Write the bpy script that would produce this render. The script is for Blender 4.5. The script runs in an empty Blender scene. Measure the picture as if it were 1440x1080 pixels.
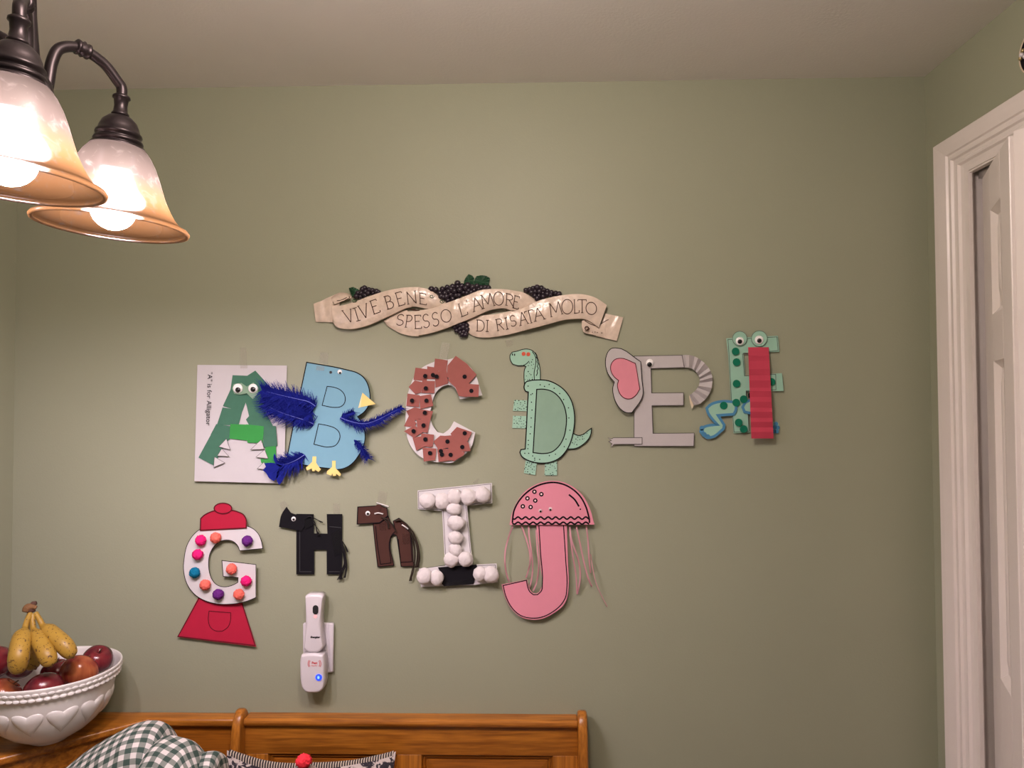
import bpy, bmesh, math, random
from mathutils import Vector, Matrix, geometry
from mathutils.bvhtree import BVHTree
random.seed(7)
PI = math.pi
SC = bpy.context.scene
COL = SC.collection

# ------------------------------------------------------------------ camera, world, exposure
ZC = 1.6                                     # camera height above the floor; heights below are given relative to the camera
F, D = 1034.975, 1.75946                     # focal length in pixels of the 1440 x 1080 frame, distance to the back wall
YAW, PITCH, ROLL = 0.02529, 0.027425, -0.0042768
fw = Vector((-math.sin(YAW)*math.cos(PITCH), math.cos(YAW)*math.cos(PITCH), math.sin(PITCH)))
ri = Vector((math.cos(YAW), math.sin(YAW), 0))
up = ri.cross(fw)
cr, sr = math.cos(ROLL), math.sin(ROLL)
ri, up = cr*ri + sr*up, -sr*ri + cr*up
cam = bpy.data.cameras.new('camera')
cam.sensor_width = 36.0
cam.lens = F/1440*36.0
cam.clip_start = 0.02
camo = bpy.data.objects.new('camera', cam)
COL.objects.link(camo)
m = Matrix((ri, up, -fw)).transposed().to_4x4()
m.translation = Vector((0, -D, ZC))
camo.matrix_world = m
SC.camera = camo

world = bpy.data.worlds.new('world')
SC.world = world
world.use_nodes = True
bg = world.node_tree.nodes['Background']
bg.inputs[0].default_value = (1.0, 0.86, 0.90, 1)
bg.inputs[1].default_value = 0.16
BULB = 360.0                                  # strength of each lit bulb of the chandelier
BULB_COLOR = (1.0, 0.82, 0.92, 1)
kl = bpy.data.lights.new('added_fill_light', 'POINT')      # added fill without a fixture, brightens the upper wall and ceiling
kl.energy = 29.0; kl.color = (1.0, 0.82, 0.75); kl.shadow_soft_size = 0.12
klo = bpy.data.objects.new('added_fill_light', kl); COL.objects.link(klo); klo.location = (-0.1, -1.1, ZC+0.64)
SC.view_settings.view_transform = 'Standard'
SC.view_settings.look = 'None'
SC.view_settings.exposure = 0.0
SC.view_settings.gamma = 1.0
SC.view_settings.use_curve_mapping = False

# ------------------------------------------------------------------ helpers
def ray(px, py):
    return fw + ri*((px-720)/F) - up*((py-540)/F)
def P(px, py, d=0.0):
    """point of the plane d metres in front of the back wall (camera-relative height)"""
    v = ray(px, py)
    t = (D-d)/v.y
    return Vector((v.x*t, -d, v.z*t))
def PW(px, py, d=0.0):
    p = P(px, py, d); p.z += ZC; return p
def frame(x0, y0, s):
    return lambda *pts: [(x0+x/s, y0+y/s) for x, y in pts]

def lin(r, g, b):
    f = lambda c: (c/255/12.92) if c/255 <= 0.04045 else ((c/255+0.055)/1.055)**2.4
    return (f(r), f(g), f(b))
MATS = {}
def mat(name, col, rough=0.6, spec=0.3, metal=0.0, vary=0.06, vscale=40.0, bump=0.0, bscale=200.0, **kw):
    if name in MATS: return MATS[name]
    mt = bpy.data.materials.new(name); mt.use_nodes = True
    nt = mt.node_tree; b = nt.nodes['Principled BSDF']
    b.inputs['Roughness'].default_value = rough
    b.inputs['Specular IOR Level'].default_value = spec
    b.inputs['Metallic'].default_value = metal
    tc = nt.nodes.new('ShaderNodeTexCoord')
    n = nt.nodes.new('ShaderNodeTexNoise'); n.inputs['Scale'].default_value = vscale; n.inputs['Detail'].default_value = 4
    nt.links.new(tc.outputs['Object'], n.inputs['Vector'])
    r = nt.nodes.new('ShaderNodeMix'); r.data_type = 'RGBA'
    r.inputs['A'].default_value = (*[max(0, c*(1-vary)) for c in col], 1)
    r.inputs['B'].default_value = (*[min(1, c*(1+vary)) for c in col], 1)
    nt.links.new(n.outputs['Fac'], r.inputs['Factor'])
    nt.links.new(r.outputs['Result'], b.inputs['Base Color'])
    if bump:
        n2 = nt.nodes.new('ShaderNodeTexNoise'); n2.inputs['Scale'].default_value = bscale; n2.inputs['Detail'].default_value = 3
        nt.links.new(tc.outputs['Object'], n2.inputs['Vector'])
        bp = nt.nodes.new('ShaderNodeBump'); bp.inputs['Strength'].default_value = bump; bp.inputs['Distance'].default_value = 0.002
        nt.links.new(n2.outputs['Fac'], bp.inputs['Height'])
        nt.links.new(bp.outputs['Normal'], b.inputs['Normal'])
    for k, v in kw.items(): b.inputs[k.replace('_', ' ')].default_value = v
    MATS[name] = mt
    return mt

def wood(name, axis, dark=(0.24, 0.078, 0.009), light=(0.47, 0.175, 0.021)):
    if name in MATS: return MATS[name]
    mt = bpy.data.materials.new(name); mt.use_nodes = True
    nt = mt.node_tree; b = nt.nodes['Principled BSDF']
    b.inputs['Roughness'].default_value = 0.28
    b.inputs['Specular IOR Level'].default_value = 0.5
    tc = nt.nodes.new('ShaderNodeTexCoord')
    mp = nt.nodes.new('ShaderNodeMapping')
    sc = [60, 60, 60]; sc[axis] = 3.5
    mp.inputs['Scale'].default_value = sc
    nt.links.new(tc.outputs['Object'], mp.inputs['Vector'])
    n = nt.nodes.new('ShaderNodeTexNoise'); n.inputs['Scale'].default_value = 1.6; n.inputs['Detail'].default_value = 6; n.inputs['Distortion'].default_value = 0.6
    nt.links.new(mp.outputs['Vector'], n.inputs['Vector'])
    n2 = nt.nodes.new('ShaderNodeTexNoise'); n2.inputs['Scale'].default_value = 4.5; n2.inputs['Detail'].default_value = 5
    nt.links.new(mp.outputs['Vector'], n2.inputs['Vector'])
    ad = nt.nodes.new('ShaderNodeMath'); ad.operation = 'MULTIPLY_ADD'; ad.inputs[1].default_value = 0.55; 
    nt.links.new(n2.outputs['Fac'], ad.inputs[0]); nt.links.new(n.outputs['Fac'], ad.inputs[2])
    cr_ = nt.nodes.new('ShaderNodeValToRGB')
    cr_.color_ramp.elements[0].position = 0.60; cr_.color_ramp.elements[0].color = (*dark, 1)
    cr_.color_ramp.elements[1].position = 0.95; cr_.color_ramp.elements[1].color = (*light, 1)
    nt.links.new(ad.outputs[0], cr_.inputs['Fac'])
    nt.links.new(cr_.outputs['Color'], b.inputs['Base Color'])
    bp = nt.nodes.new('ShaderNodeBump'); bp.inputs['Strength'].default_value = 0.12; bp.inputs['Distance'].default_value = 0.001
    nt.links.new(ad.outputs[0], bp.inputs['Height']); nt.links.new(bp.outputs['Normal'], b.inputs['Normal'])
    MATS[name] = mt
    return mt

def world_of(o):
    return o.get('_w') and Vector(o['_w']) or Vector((0, 0, 0))
def attach(o, parent):
    if parent is not None:
        o.parent = parent
        o.matrix_parent_inverse = Matrix.Translation(-world_of(parent))
def mk(name, verts, faces, material, parent=None, smooth=False, uvs=None):
    """one mesh object; verts have camera-relative heights"""
    vs = [Vector((v[0], v[1], v[2]+ZC)) for v in verts]
    lo = Vector((min(v[i] for v in vs) for i in range(3))); hi = Vector((max(v[i] for v in vs) for i in range(3)))
    c = (lo+hi)/2
    me = bpy.data.meshes.new(name)
    me.from_pydata([tuple(v-c) for v in vs], [], faces)
    if uvs:
        ul = me.uv_layers.new(name='UVMap')
        for l in me.loops: ul.data[l.index].uv = uvs[l.vertex_index]
    me.materials.append(material)
    if smooth: me.polygons.foreach_set('use_smooth', [True]*len(me.polygons))
    o = bpy.data.objects.new(name, me); COL.objects.link(o)
    o.location = c; o['_w'] = tuple(c)
    attach(o, parent)
    return o
def dup(o, delta, parent, scale=None, rot=None):
    c = o.copy(); COL.objects.link(c)
    c.location = Vector(delta); c['_w'] = tuple(c.location)
    if scale: c.scale = scale
    if rot: c.rotation_euler = rot
    c.parent = None; attach(c, parent)
    return c
def thing(name, label, cat, loc, group=None):
    o = bpy.data.objects.new(name, None); COL.objects.link(o)
    o.empty_display_size = 0.05
    l = Vector((loc[0], loc[1], loc[2]+ZC)); o.location = l; o['_w'] = tuple(l)
    tag(o, label, cat, group); return o
def tag(o, label, cat, group=None):
    o['label'] = label; o['category'] = cat
    if group: o['group'] = group
    return o
def struct(o):
    o['kind'] = 'structure'; return o
def mod_bevel(o, w, seg=3, angle=35):
    b = o.modifiers.new('bevel', 'BEVEL'); b.width = w; b.segments = seg; b.limit_method = 'ANGLE'; b.angle_limit = math.radians(angle)
    return o
def box(name, x0, x1, y0, y1, z0, z1, material, parent=None, bev=0, seg=3):
    v = [(x, y, z) for z in (z0, z1) for y in (y0, y1) for x in (x0, x1)]
    f = [(0, 2, 3, 1), (4, 5, 7, 6), (0, 1, 5, 4), (2, 6, 7, 3), (0, 4, 6, 2), (1, 3, 7, 5)]
    o = mk(name, v, f, material, parent)
    if bev:
        mod_bevel(o, bev, seg); o.data.polygons.foreach_set('use_smooth', [True]*6)
    return o
def prism(name, pts, a, b, axis, material, parent=None, bev=0, smooth=False, seg=3):
    """closed outline pts (2-D) extruded from a to b along axis 0, 1 or 2"""
    def to3(p, t):
        return {0: (t, p[0], p[1]), 1: (p[0], t, p[1]), 2: (p[0], p[1], t)}[axis]
    n = len(pts)
    v = [to3(p, a) for p in pts]+[to3(p, b) for p in pts]
    tri = geometry.tessellate_polygon([[Vector((p[0], p[1], 0)) for p in pts]]) if n > 4 else None
    f = [tuple(range(n)), tuple(range(2*n-1, n-1, -1))] if not tri else [tuple(t) for t in tri]+[tuple(n+i for i in reversed(t)) for t in tri]
    if tri:
        f = [tuple(range(n)), tuple(range(2*n-1, n-1, -1))]
    f += [(i, n+i, n+(i+1) % n, (i+1) % n) for i in range(n)]
    o = mk(name, v, f, material, parent, smooth)
    bm = bmesh.new(); bm.from_mesh(o.data); bmesh.ops.recalc_face_normals(bm, faces=bm.faces); bm.to_mesh(o.data); bm.free()
    if bev: mod_bevel(o, bev, seg)
    return o
def lathe(name, prof, material, parent=None, at=(0, 0, 0), n=48, tilt=None, smooth=True, close=False, outward=None):
    v = []; f = []
    M = tilt or Matrix.Identity(3)
    for r, z in prof:
        for i in range(n):
            a = 2*PI*i/n
            v.append(Vector(at)+M @ Vector((r*math.cos(a), r*math.sin(a), z)))
    k = len(prof)
    for j in range(k-1 if not close else k):
        for i in range(n):
            a, b = j*n, ((j+1) % k)*n
            f.append((a+i, a+(i+1) % n, b+(i+1) % n, b+i))
    zs = sum((prof[j+1][1]-prof[j][1])*(prof[j+1][0]+prof[j][0]) for j in range(k-1))
    if (outward if outward is not None else zs > 0) is False: f = [tuple(reversed(q)) for q in f]
    return mk(name, v, f, material, parent, smooth)
def catmull(pts, sub=6):
    pts = [Vector(p) for p in pts]; out = []
    for i in range(len(pts)-1):
        p0 = pts[max(i-1, 0)]; p1 = pts[i]; p2 = pts[i+1]; p3 = pts[min(i+2, len(pts)-1)]
        for k in range(sub):
            t = k/sub
            out.append(0.5*((2*p1)+(p2-p0)*t+(2*p0-5*p1+4*p2-p3)*t*t+(3*p1-p0-3*p2+p3)*t**3))
    out.append(pts[-1]); return out
def tube(name, path, rad, material, parent=None, n=10, cap=True, smooth=True):
    """path: list of 3-D points; rad: number or function of 0..1"""
    path = [Vector(p) for p in path]; v = []; f = []
    ref = None
    L = len(path)
    for i, p in enumerate(path):
        t = (path[min(i+1, L-1)]-path[max(i-1, 0)])
        if t.length < 1e-9: t = Vector((0, 0, 1))
        t.normalize()
        if ref is None:
            ref = t.cross(Vector((0, 0, 1)) if abs(t.z) < 0.9 else Vector((1, 0, 0))).normalized()
        ref = (ref - t*ref.dot(t)).normalized()
        b = t.cross(ref)
        r = rad(i/(L-1)) if callable(rad) else rad
        for k in range(n):
            a = 2*PI*k/n
            v.append(p+ref*(r*math.cos(a))+b*(r*math.sin(a)))
    for i in range(L-1):
        for k in range(n):
            f.append((i*n+k, i*n+(k+1) % n, (i+1)*n+(k+1) % n, (i+1)*n+k))
    if cap:
        f.append(tuple(reversed(range(n)))); f.append(tuple((L-1)*n+k for k in range(n)))
    if name is None: return v, f
    return mk(name, v, f, material, parent, smooth)

def sm(pts, closed=True, sharp=38, sub=5):
    """smooth a traced outline but keep its sharp corners"""
    p = [Vector((a, b)) for a, b in pts]; n = len(p); out = []
    def tang(i, seg):
        if not closed and (i == 0 or i == n-1): return (p[seg[1]]-p[seg[0]]).normalized()
        a = p[i]-p[i-1]; b = p[(i+1) % n]-p[i]
        if a.length < 1e-6 or b.length < 1e-6: return (p[seg[1]]-p[seg[0]]).normalized()
        if a.angle(b) > math.radians(sharp): return (p[seg[1]]-p[seg[0]]).normalized()
        la, lb = a.length, b.length
        return (a/la*lb+b/lb*la).normalized()
    for i in range(n if closed else n-1):
        j = (i+1) % n; d = p[j]-p[i]; L = d.length
        if L < 1e-6: continue
        t0, t1 = tang(i, (i, j))*L, tang(j, (i, j))*L
        for k in range(sub):
            t = k/sub; h = 2*t**3-3*t**2+1; g = t**3-2*t**2+t; q = -2*t**3+3*t**2; e = t**3-t**2
            out.append(h*p[i]+g*t0+q*p[j]+e*t1)
    if not closed: out.append(p[-1])
    return [(v.x, v.y) for v in out]
def dval(d, x, y): return d(x, y) if callable(d) else d
def sheet(name, pts, d, material, parent=None, thick=0.0006, holes=()):
    """a cut piece of paper or card hung in front of the wall: outline in photograph pixels"""
    loops = [list(pts)]+[list(h) for h in holes]
    loops = [l for l in loops]
    flat = [q for l in loops for q in l]; n = len(flat)
    tri = geometry.tessellate_polygon([[Vector((x, y, 0)) for x, y in l] for l in loops])
    v = [P(x, y, dval(d, x, y)) for x, y in flat]
    v += [Vector((q.x, min(q.y+thick, -0.0001), q.z)) for q in v]
    f = []
    for t in tri:
        a, b, c = (Vector(flat[i]) for i in t)
        ar = (b-a).x*(c-a).y-(b-a).y*(c-a).x
        t = t if ar < 0 else (t[0], t[2], t[1])
        f.append(tuple(t)); f.append((n+t[0], n+t[2], n+t[1]))
    o = 0
    for l in loops:
        k = len(l)
        for i in range(k): f.append((o+i, o+(i+1) % k, n+o+(i+1) % k, n+o+i))
        o += k
    return mk(name, v, f, material, parent)
def stroke_geo(pts, w, d, closed=False):
    p = [Vector((a, b)) for a, b in pts]
    q = [p[0]]
    for a in p[1:]:
        if (a-q[-1]).length > 1e-4: q.append(a)
    if closed and (q[0]-q[-1]).length < 1e-4: q.pop()
    p = q; n = len(p); v = []; f = []
    for i in range(n):
        a = p[i-1] if (i > 0 or closed) else p[i]; b = p[(i+1) % n] if (i < n-1 or closed) else p[i]
        t1 = (p[i]-a); t2 = (b-p[i])
        t1 = t1.normalized() if t1.length > 1e-6 else t2.normalized()
        t2 = t2.normalized() if t2.length > 1e-6 else t1
        n1 = Vector((-t1.y, t1.x)); n2 = Vector((-t2.y, t2.x)); nn = n1+n2
        nn = nn/max(nn.length_squared, 0.5)*2 if nn.length > 1e-6 else n1
        for s in (-1, 1):
            x, y = p[i]+nn*(w/2*s)
            v.append(P(x, y, dval(d, x, y)))
    for i in range(n if closed else n-1):
        j = (i+1) % n
        f.append((2*i, 2*i+1, 2*j+1, 2*j))
    return v, f
def join_geo(parts):
    v = []; f = []
    for a, b in parts:
        o = len(v); v += a; f += [tuple(i+o for i in q) for q in b]
    return v, f
def ink(name, strokes, w, d, material, parent):
    """strokes: list of (pts, closed)"""
    v, f = join_geo([stroke_geo(p, w*1.45, d, c) for p, c in strokes])
    return mk(name, v, f, material, parent)
def circ(cx, cy, r, n=22, ry=None):
    ry = ry or r
    return [(cx+r*math.cos(2*PI*i/n), cy+ry*math.sin(2*PI*i/n)) for i in range(n)]
def dots_geo(cs, r, d, n=8):
    out = []
    for c in cs:
        rr = c[2] if len(c) > 2 else r
        pts = circ(c[0], c[1], rr, n)
        out.append(([P(x, y, dval(d, x, y)) for x, y in pts], [tuple(range(n))]))
    return join_geo(out)
def ball_mesh(sub=3, fn=None):
    bm = bmesh.new(); bmesh.ops.create_icosphere(bm, subdivisions=sub, radius=1.0)
    v = [x.co.copy() for x in bm.verts]; f = [tuple(a.index for a in q.verts) for q in bm.faces]; bm.free()
    if fn: v = [fn(x) for x in v]
    return v, f
def ball(name, c, r, material, parent=None, sub=3, sc=(1, 1, 1), fn=None, smooth=True):
    v, f = ball_mesh(sub, fn)
    return mk(name, [Vector(c)+Vector((a.x*sc[0], a.y*sc[1], a.z*sc[2]))*r for a in v], f, material, parent, smooth)

from mathutils import noise as mnoise

# ------------------------------------------------------------------ materials
M_wall = mat('sage_wall_paint', (0.318, 0.335, 0.236), 0.5, 0.3, vary=0.02, vscale=6, bump=0.12, bscale=260)
M_ceil = mat('ceiling_paint', (0.76, 0.75, 0.71), 0.8, 0.2, vary=0.03, vscale=8, bump=0.25, bscale=160)
M_floor = mat('floor_tile_paint', (0.35, 0.26, 0.18), 0.5)
M_white = mat('white_trim_paint', (0.78, 0.72, 0.68), 0.32, 0.45, vary=0.02, vscale=12, bump=0.04, bscale=60)
M_dark = mat('closet_shade', (0.02, 0.018, 0.017), 0.8)  # near-black colour stands in for the shade inside the closet
M_bronze = mat('oil_rubbed_bronze', (0.034, 0.026, 0.028), 0.36, 0.5, metal=0.75, vary=0.3, vscale=60)
M_paper = mat('white_paper', (0.66, 0.64, 0.65), 0.75, 0.2, vary=0.02, vscale=30)
M_sheet = mat('white_printer_paper', (0.55, 0.535, 0.545), 0.75, 0.2, vary=0.02, vscale=30)
M_ink = mat('black_ink', (0.008, 0.007, 0.009), 0.8, 0.08)
M_greyink = mat('grey_ink', (0.09, 0.08, 0.08), 0.8, 0.1)
M_eye = mat('googly_white', (0.86, 0.85, 0.84), 0.2, 0.5)
M_pupil = mat('googly_black', (0.008, 0.008, 0.009), 0.25, 0.5)
M_gdark = mat('dark_green_paper', (0.058, 0.165, 0.108), 0.8, 0.2, vary=0.12, vscale=60)
M_gbright = mat('bright_green_paper', (0.042, 0.285, 0.062), 0.8, 0.2, vary=0.08)
M_blue = mat('light_blue_paper', (0.185, 0.385, 0.495), 0.7, 0.2, vary=0.04)
M_feather = mat('royal_blue_feather', (0.008, 0.014, 0.20), 0.8, 0.12, vary=0.45, vscale=90)
M_quill = mat('pale_blue_quill', (0.12, 0.15, 0.55), 0.5, 0.3)
M_yellow = mat('yellow_paper', (0.86, 0.66, 0.24), 0.75, 0.2)
M_brownp = mat('reddish_brown_paper', (0.315, 0.108, 0.092), 0.85, 0.15, vary=0.08, vscale=70)
M_mint = mat('mint_green_paper', (0.33, 0.56, 0.43), 0.75, 0.2, vary=0.03)
M_grey = mat('grey_paper', (0.50, 0.475, 0.475), 0.75, 0.2, vary=0.03)
M_pinkear = mat('rose_pink_paper', (0.70, 0.26, 0.32), 0.75, 0.2)
M_frog = mat('pale_green_paper', (0.32, 0.56, 0.43), 0.75, 0.2, vary=0.03)
M_tongue = mat('red_construction_paper', (0.50, 0.052, 0.09), 0.8, 0.2)
M_dotg = mat('emerald_green_dot', (0.005, 0.17, 0.095), 0.7, 0.2)
M_bluemark = mat('blue_marker', (0.075, 0.25, 0.43), 0.7, 0.2)
M_red = mat('red_card', (0.44, 0.012, 0.045), 0.7, 0.25)
M_redink = mat('dark_red_ink', (0.10, 0.005, 0.012), 0.7, 0.2)
M_pink = mat('pink_paper', (0.70, 0.262, 0.335), 0.75, 0.2, vary=0.03)
M_pinkrib = mat('pink_satin_ribbon', (0.55, 0.26, 0.30), 0.35, 0.5)
M_blackp = mat('black_paper', (0.007, 0.0065, 0.009), 0.8, 0.15)
M_blackyarn = mat('black_yarn', (0.012, 0.011, 0.013), 0.8, 0.2)
M_horse = mat('dark_brown_paper', (0.070, 0.029, 0.022), 0.7, 0.15, vary=0.1)
M_oliveyarn = mat('dark_brown_yarn', (0.035, 0.025, 0.018), 0.8, 0.2)
M_cotton = mat('cotton_wool', (0.68, 0.64, 0.635), 0.95, 0.1, vary=0.03, bump=0.5, bscale=260)
M_plaster = mat('cream_glazed_resin', (0.68, 0.56, 0.455), 0.24, 0.6, vary=0.22, vscale=70, bump=0.9, bscale=55)
M_bannerink = mat('engraved_and_crease_brown', (0.06, 0.028, 0.018), 0.6, 0.2)
M_grape = mat('dark_purple_grape', (0.022, 0.015, 0.024), 0.3, 0.5)
M_leaf = mat('dark_green_leaf', (0.016, 0.065, 0.03), 0.45, 0.4, vary=0.25)
M_plastic = mat('white_plastic', (0.68, 0.645, 0.67), 0.3, 0.5, vary=0.01)
M_rubber = mat('dark_grey_rubber', (0.02, 0.02, 0.022), 0.5, 0.4)
M_redprint = mat('red_print', (0.7, 0.05, 0.05), 0.6)
M_china = mat('white_glazed_china', (0.74, 0.72, 0.69), 0.22, 0.5, vary=0.02)
M_oakx = wood('golden_oak_lengthwise', 0)
M_oakz = wood('golden_oak_upright', 2)
M_oaky = wood('golden_oak_crosswise', 1)
M_oakp = wood('golden_oak_panel', 0, (0.22, 0.068, 0.007), (0.37, 0.122, 0.012))

def tape_mat():
    mt = bpy.data.materials.new('clear_tape'); mt.use_nodes = True
    b = mt.node_tree.nodes['Principled BSDF']
    b.inputs['Base Color'].default_value = (0.50, 0.47, 0.38, 1); b.inputs['Roughness'].default_value = 0.3
    b.inputs['Alpha'].default_value = 0.12
    return mt
M_tape = tape_mat()
def emit(name, col, s):
    mt = bpy.data.materials.new(name); mt.use_nodes = True
    b = mt.node_tree.nodes['Principled BSDF']
    b.inputs['Base Color'].default_value = (*col, 1)
    b.inputs['Emission Color'].default_value = (*col, 1); b.inputs['Emission Strength'].default_value = s
    return mt
M_blueled = emit('blue_led', (0.02, 0.07, 0.9), 1.0)
M_bluecore = emit('blue_led_core', (0.15, 0.35, 1.0), 1.6)
M_redled = emit('red_led', (1.0, 0.25, 0.25), 1.2)

# ------------------------------------------------------------------ room shell
XL, XR, ZCEIL, ZFLO = -1.256, 0.9435, 0.777, -1.6
YB = -3.4
struct(box('wall_back', XL-0.1, XR+0.9, 0.0, 0.12, ZFLO-0.1, ZCEIL+0.1, M_wall))
struct(box('wall_left', XL-0.12, XL, YB, 0.0, ZFLO-0.1, ZCEIL+0.1, M_wall))
struct(box('ceiling', XL-0.12, XR+0.12, YB, 0.0, ZCEIL, ZCEIL+0.1, M_ceil))
struct(box('floor', XL-0.12, XR+0.9, YB, 0.0, ZFLO-0.1, ZFLO, M_floor))
OY0, OY1, OZ = -0.160, -1.30, 0.505               # closet opening in the right wall
struct(box('wall_right', XR, XR+0.12, OY0, 0.0, ZFLO-0.1, ZCEIL+0.1, M_wall))
struct(box('wall_right', XR, XR+0.12, YB, OY1, ZFLO-0.1, ZCEIL+0.1, M_wall))
struct(box('wall_right', XR, XR+0.12, OY1, OY0, OZ, ZCEIL+0.1, M_wall))
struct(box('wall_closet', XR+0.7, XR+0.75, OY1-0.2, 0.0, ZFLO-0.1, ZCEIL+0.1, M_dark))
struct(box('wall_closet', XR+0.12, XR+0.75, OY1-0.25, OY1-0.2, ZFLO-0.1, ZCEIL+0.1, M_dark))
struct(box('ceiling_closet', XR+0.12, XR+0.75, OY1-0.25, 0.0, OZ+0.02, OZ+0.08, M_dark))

# door casing: moulded profile swept up the jamb and along the head
prof = [(0, 0), (0, 0.017), (0.004, 0.020), (0.020, 0.0195), (0.054, 0.0165), (0.058, 0.0125), (0.066, 0.0125), (0.070, 0.0165),
        (0.078, 0.0170), (0.083, 0.0125), (0.092, 0.0115), (0.097, 0.0145), (0.104, 0.0145), (0.110, 0.0100), (0.122, 0.0085), (0.138, 0.0085), (0.138, 0)]
prof = [(w*0.835, t) for w, t in prof]
CY, CZ = -0.0628, 0.5850                           # outer corner of the casing
pts = []
def case_pt(w, t, k):                              # k: 0 foot, 1 mitre, 2 head's end
    x = XR-t
    return [(x, CY-w, ZFLO), (x, CY-w, CZ-w*0.79), (x, OY1-0.02, CZ-w*0.79)][k]
n = len(prof)
v = [case_pt(w, t, k) for k in range(2) for w, t in prof]
f = [(i, (i+1) % n, n+(i+1) % n, n+i) for i in range(n)]
struct(mk('trim_1', v, f, M_white))
v = [case_pt(w, t, k) for k in (1, 2) for w, t in prof]
struct(mk('trim_2', v, f, M_white))
# jamb: stop strip, the recess behind it and the head
struct(box('trim_3', XR-0.006, XR+0.006, -0.172, OY0+0.001, ZFLO, OZ-0.005, M_white))
struct(box('trim_4', XR-0.006, XR+0.006, OY1, -0.172, OZ-0.015, OZ-0.001, M_white))
struct(box('trim_5', XR+0.006, XR+0.12, -0.163, OY0+0.001, ZFLO, OZ-0.001, M_white))
trk = struct(box('trim_6', XR+0.012, XR+0.035, OY1, -0.180, OZ-0.030, OZ-0.012, mat('metal_track', (0.5, 0.48, 0.46), 0.35, 0.5, metal=0.8)))

def bifold(name, a, b, zt):
    """one leaf of the folding closet door from plan point a to b: slab, and three raised panels"""
    root = bpy.data.objects.new(name, None); COL.objects.link(root)
    loc = Vector((a[0], a[1], ZFLO+ZC)); root.location = loc; root['_w'] = tuple(loc); root['kind'] = 'structure'
    A = Vector((a[0], a[1], 0)); B = Vector((b[0], b[1], 0)); U = (B-A).normalized(); W = (B-A).length
    N = Vector((U.y, -U.x, 0))
    if N.x > 0: N = -N
    th = 0.030
    z0 = ZFLO+0.012
    rows = [(z0, None), ]
    pz = [(0.175, 0.385), (-0.545, 0.082), (-1.35, -0.72)]
    m0, m1 = 0.085, W-0.085
    def q(s, t, z): return A+U*s-N*t+Vector((0, 0, z))
    def bx(nm, s0, s1, t0, t1, za, zb, mt, par, bev):
        vv = [q(s, t, z) for z in (za, zb) for t in (t0, t1) for s in (s0, s1)]
        ff = [(0, 2, 3, 1), (4, 5, 7, 6), (0, 1, 5, 4), (2, 6, 7, 3), (0, 4, 6, 2), (1, 3, 7, 5)]
        o = mk(nm, vv, ff, mt, par)
        bm = bmesh.new(); bm.from_mesh(o.data); bmesh.ops.recalc_face_normals(bm, faces=bm.faces); bm.to_mesh(o.data); bm.free()
        if bev: mod_bevel(o, bev, 2)
        return o
    bx('stile', 0, m0, 0, th, z0, zt, M_white, root, 0.002)
    bx('stile', m1, W, 0, th, z0, zt, M_white, root, 0.002)
    zs = [zt]+[z for p in pz for z in (p[1], p[0])]+[z0]
    for i in range(0, len(zs), 2): bx('rail', m0, m1, 0, th, zs[i+1], zs[i], M_white, root, 0)
    for za, zb in pz:
        # sunk moulding then the raised field, as one panel
        e = [(0, 0.0), (0.014, 0.011), (0.022, 0.011), (0.046, 0.004)]
        vv = []; ff = []
        for ins, dep in e:
            vv += [q(m0+ins, dep, za+ins), q(m1-ins, dep, za+ins), q(m1-ins, dep, zb-ins), q(m0+ins, dep, zb-ins)]
        for k in range(len(e)-1):
            for i in range(4): ff.append((k*4+i, k*4+(i+1) % 4, k*4+4+(i+1) % 4, k*4+4+i))
        k = len(e)*4-4
        ff.append((k, k+1, k+2, k+3))
        o = mk('raised_panel', vv, ff, M_white, root)
        bm = bmesh.new(); bm.from_mesh(o.data); bmesh.ops.recalc_face_normals(bm, faces=bm.faces); bm.to_mesh(o.data); bm.free()
    return root
bifold('door_1', (0.957, -0.190), (0.852, -0.440), 0.474)
bifold('door_2', (0.856, -0.446), (0.956, -0.700), 0.480)

# black plaque over the door
t = thing('wall_plaque', 'small round black plaque with beads hung above the white door casing', 'plaque', (XR, -0.398, 0.6495))
def disc_x(name, x0, x1, r, mt, cy=-0.398, cz=0.6495, n=36, bev=0):
    return prism(name, [(cy+r*math.cos(2*PI*i/n), cz+r*math.sin(2*PI*i/n)) for i in range(n)], x0, x1, 0, mt, t, bev)
disc_x('plaque_body', XR-0.013, XR-0.0005, 0.0415, M_blackp, bev=0.002)
lathe('rim', [(0.0413, 0), (0.0425, 0.0), (0.0425, 0.0138), (0.0413, 0.0138)], mat('cream_rim', (0.6, 0.5, 0.36), 0.4), t, (XR-0.0005, -0.398, 0.6495), 40, Matrix.Rotation(-PI/2, 3, 'Y'), close=True)
M_gold = mat('gold_bead', (0.45, 0.36, 0.18), 0.3, 0.5, metal=0.7)
for yy, zz, rr in ((-0.3625, 0.6485, 0.004), (-0.3665, 0.6535, 0.0045), (-0.370, 0.660, 0.004), (-0.376, 0.646, 0.0045), (-0.385, 0.656, 0.005), (-0.395, 0.640, 0.005), (-0.400, 0.662, 0.005), (-0.412, 0.650, 0.005)):
    ball('bead', (XR-0.0155, yy, zz), rr, M_gold if rr != 0.0045 else M_plastic, t, 2)

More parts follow.
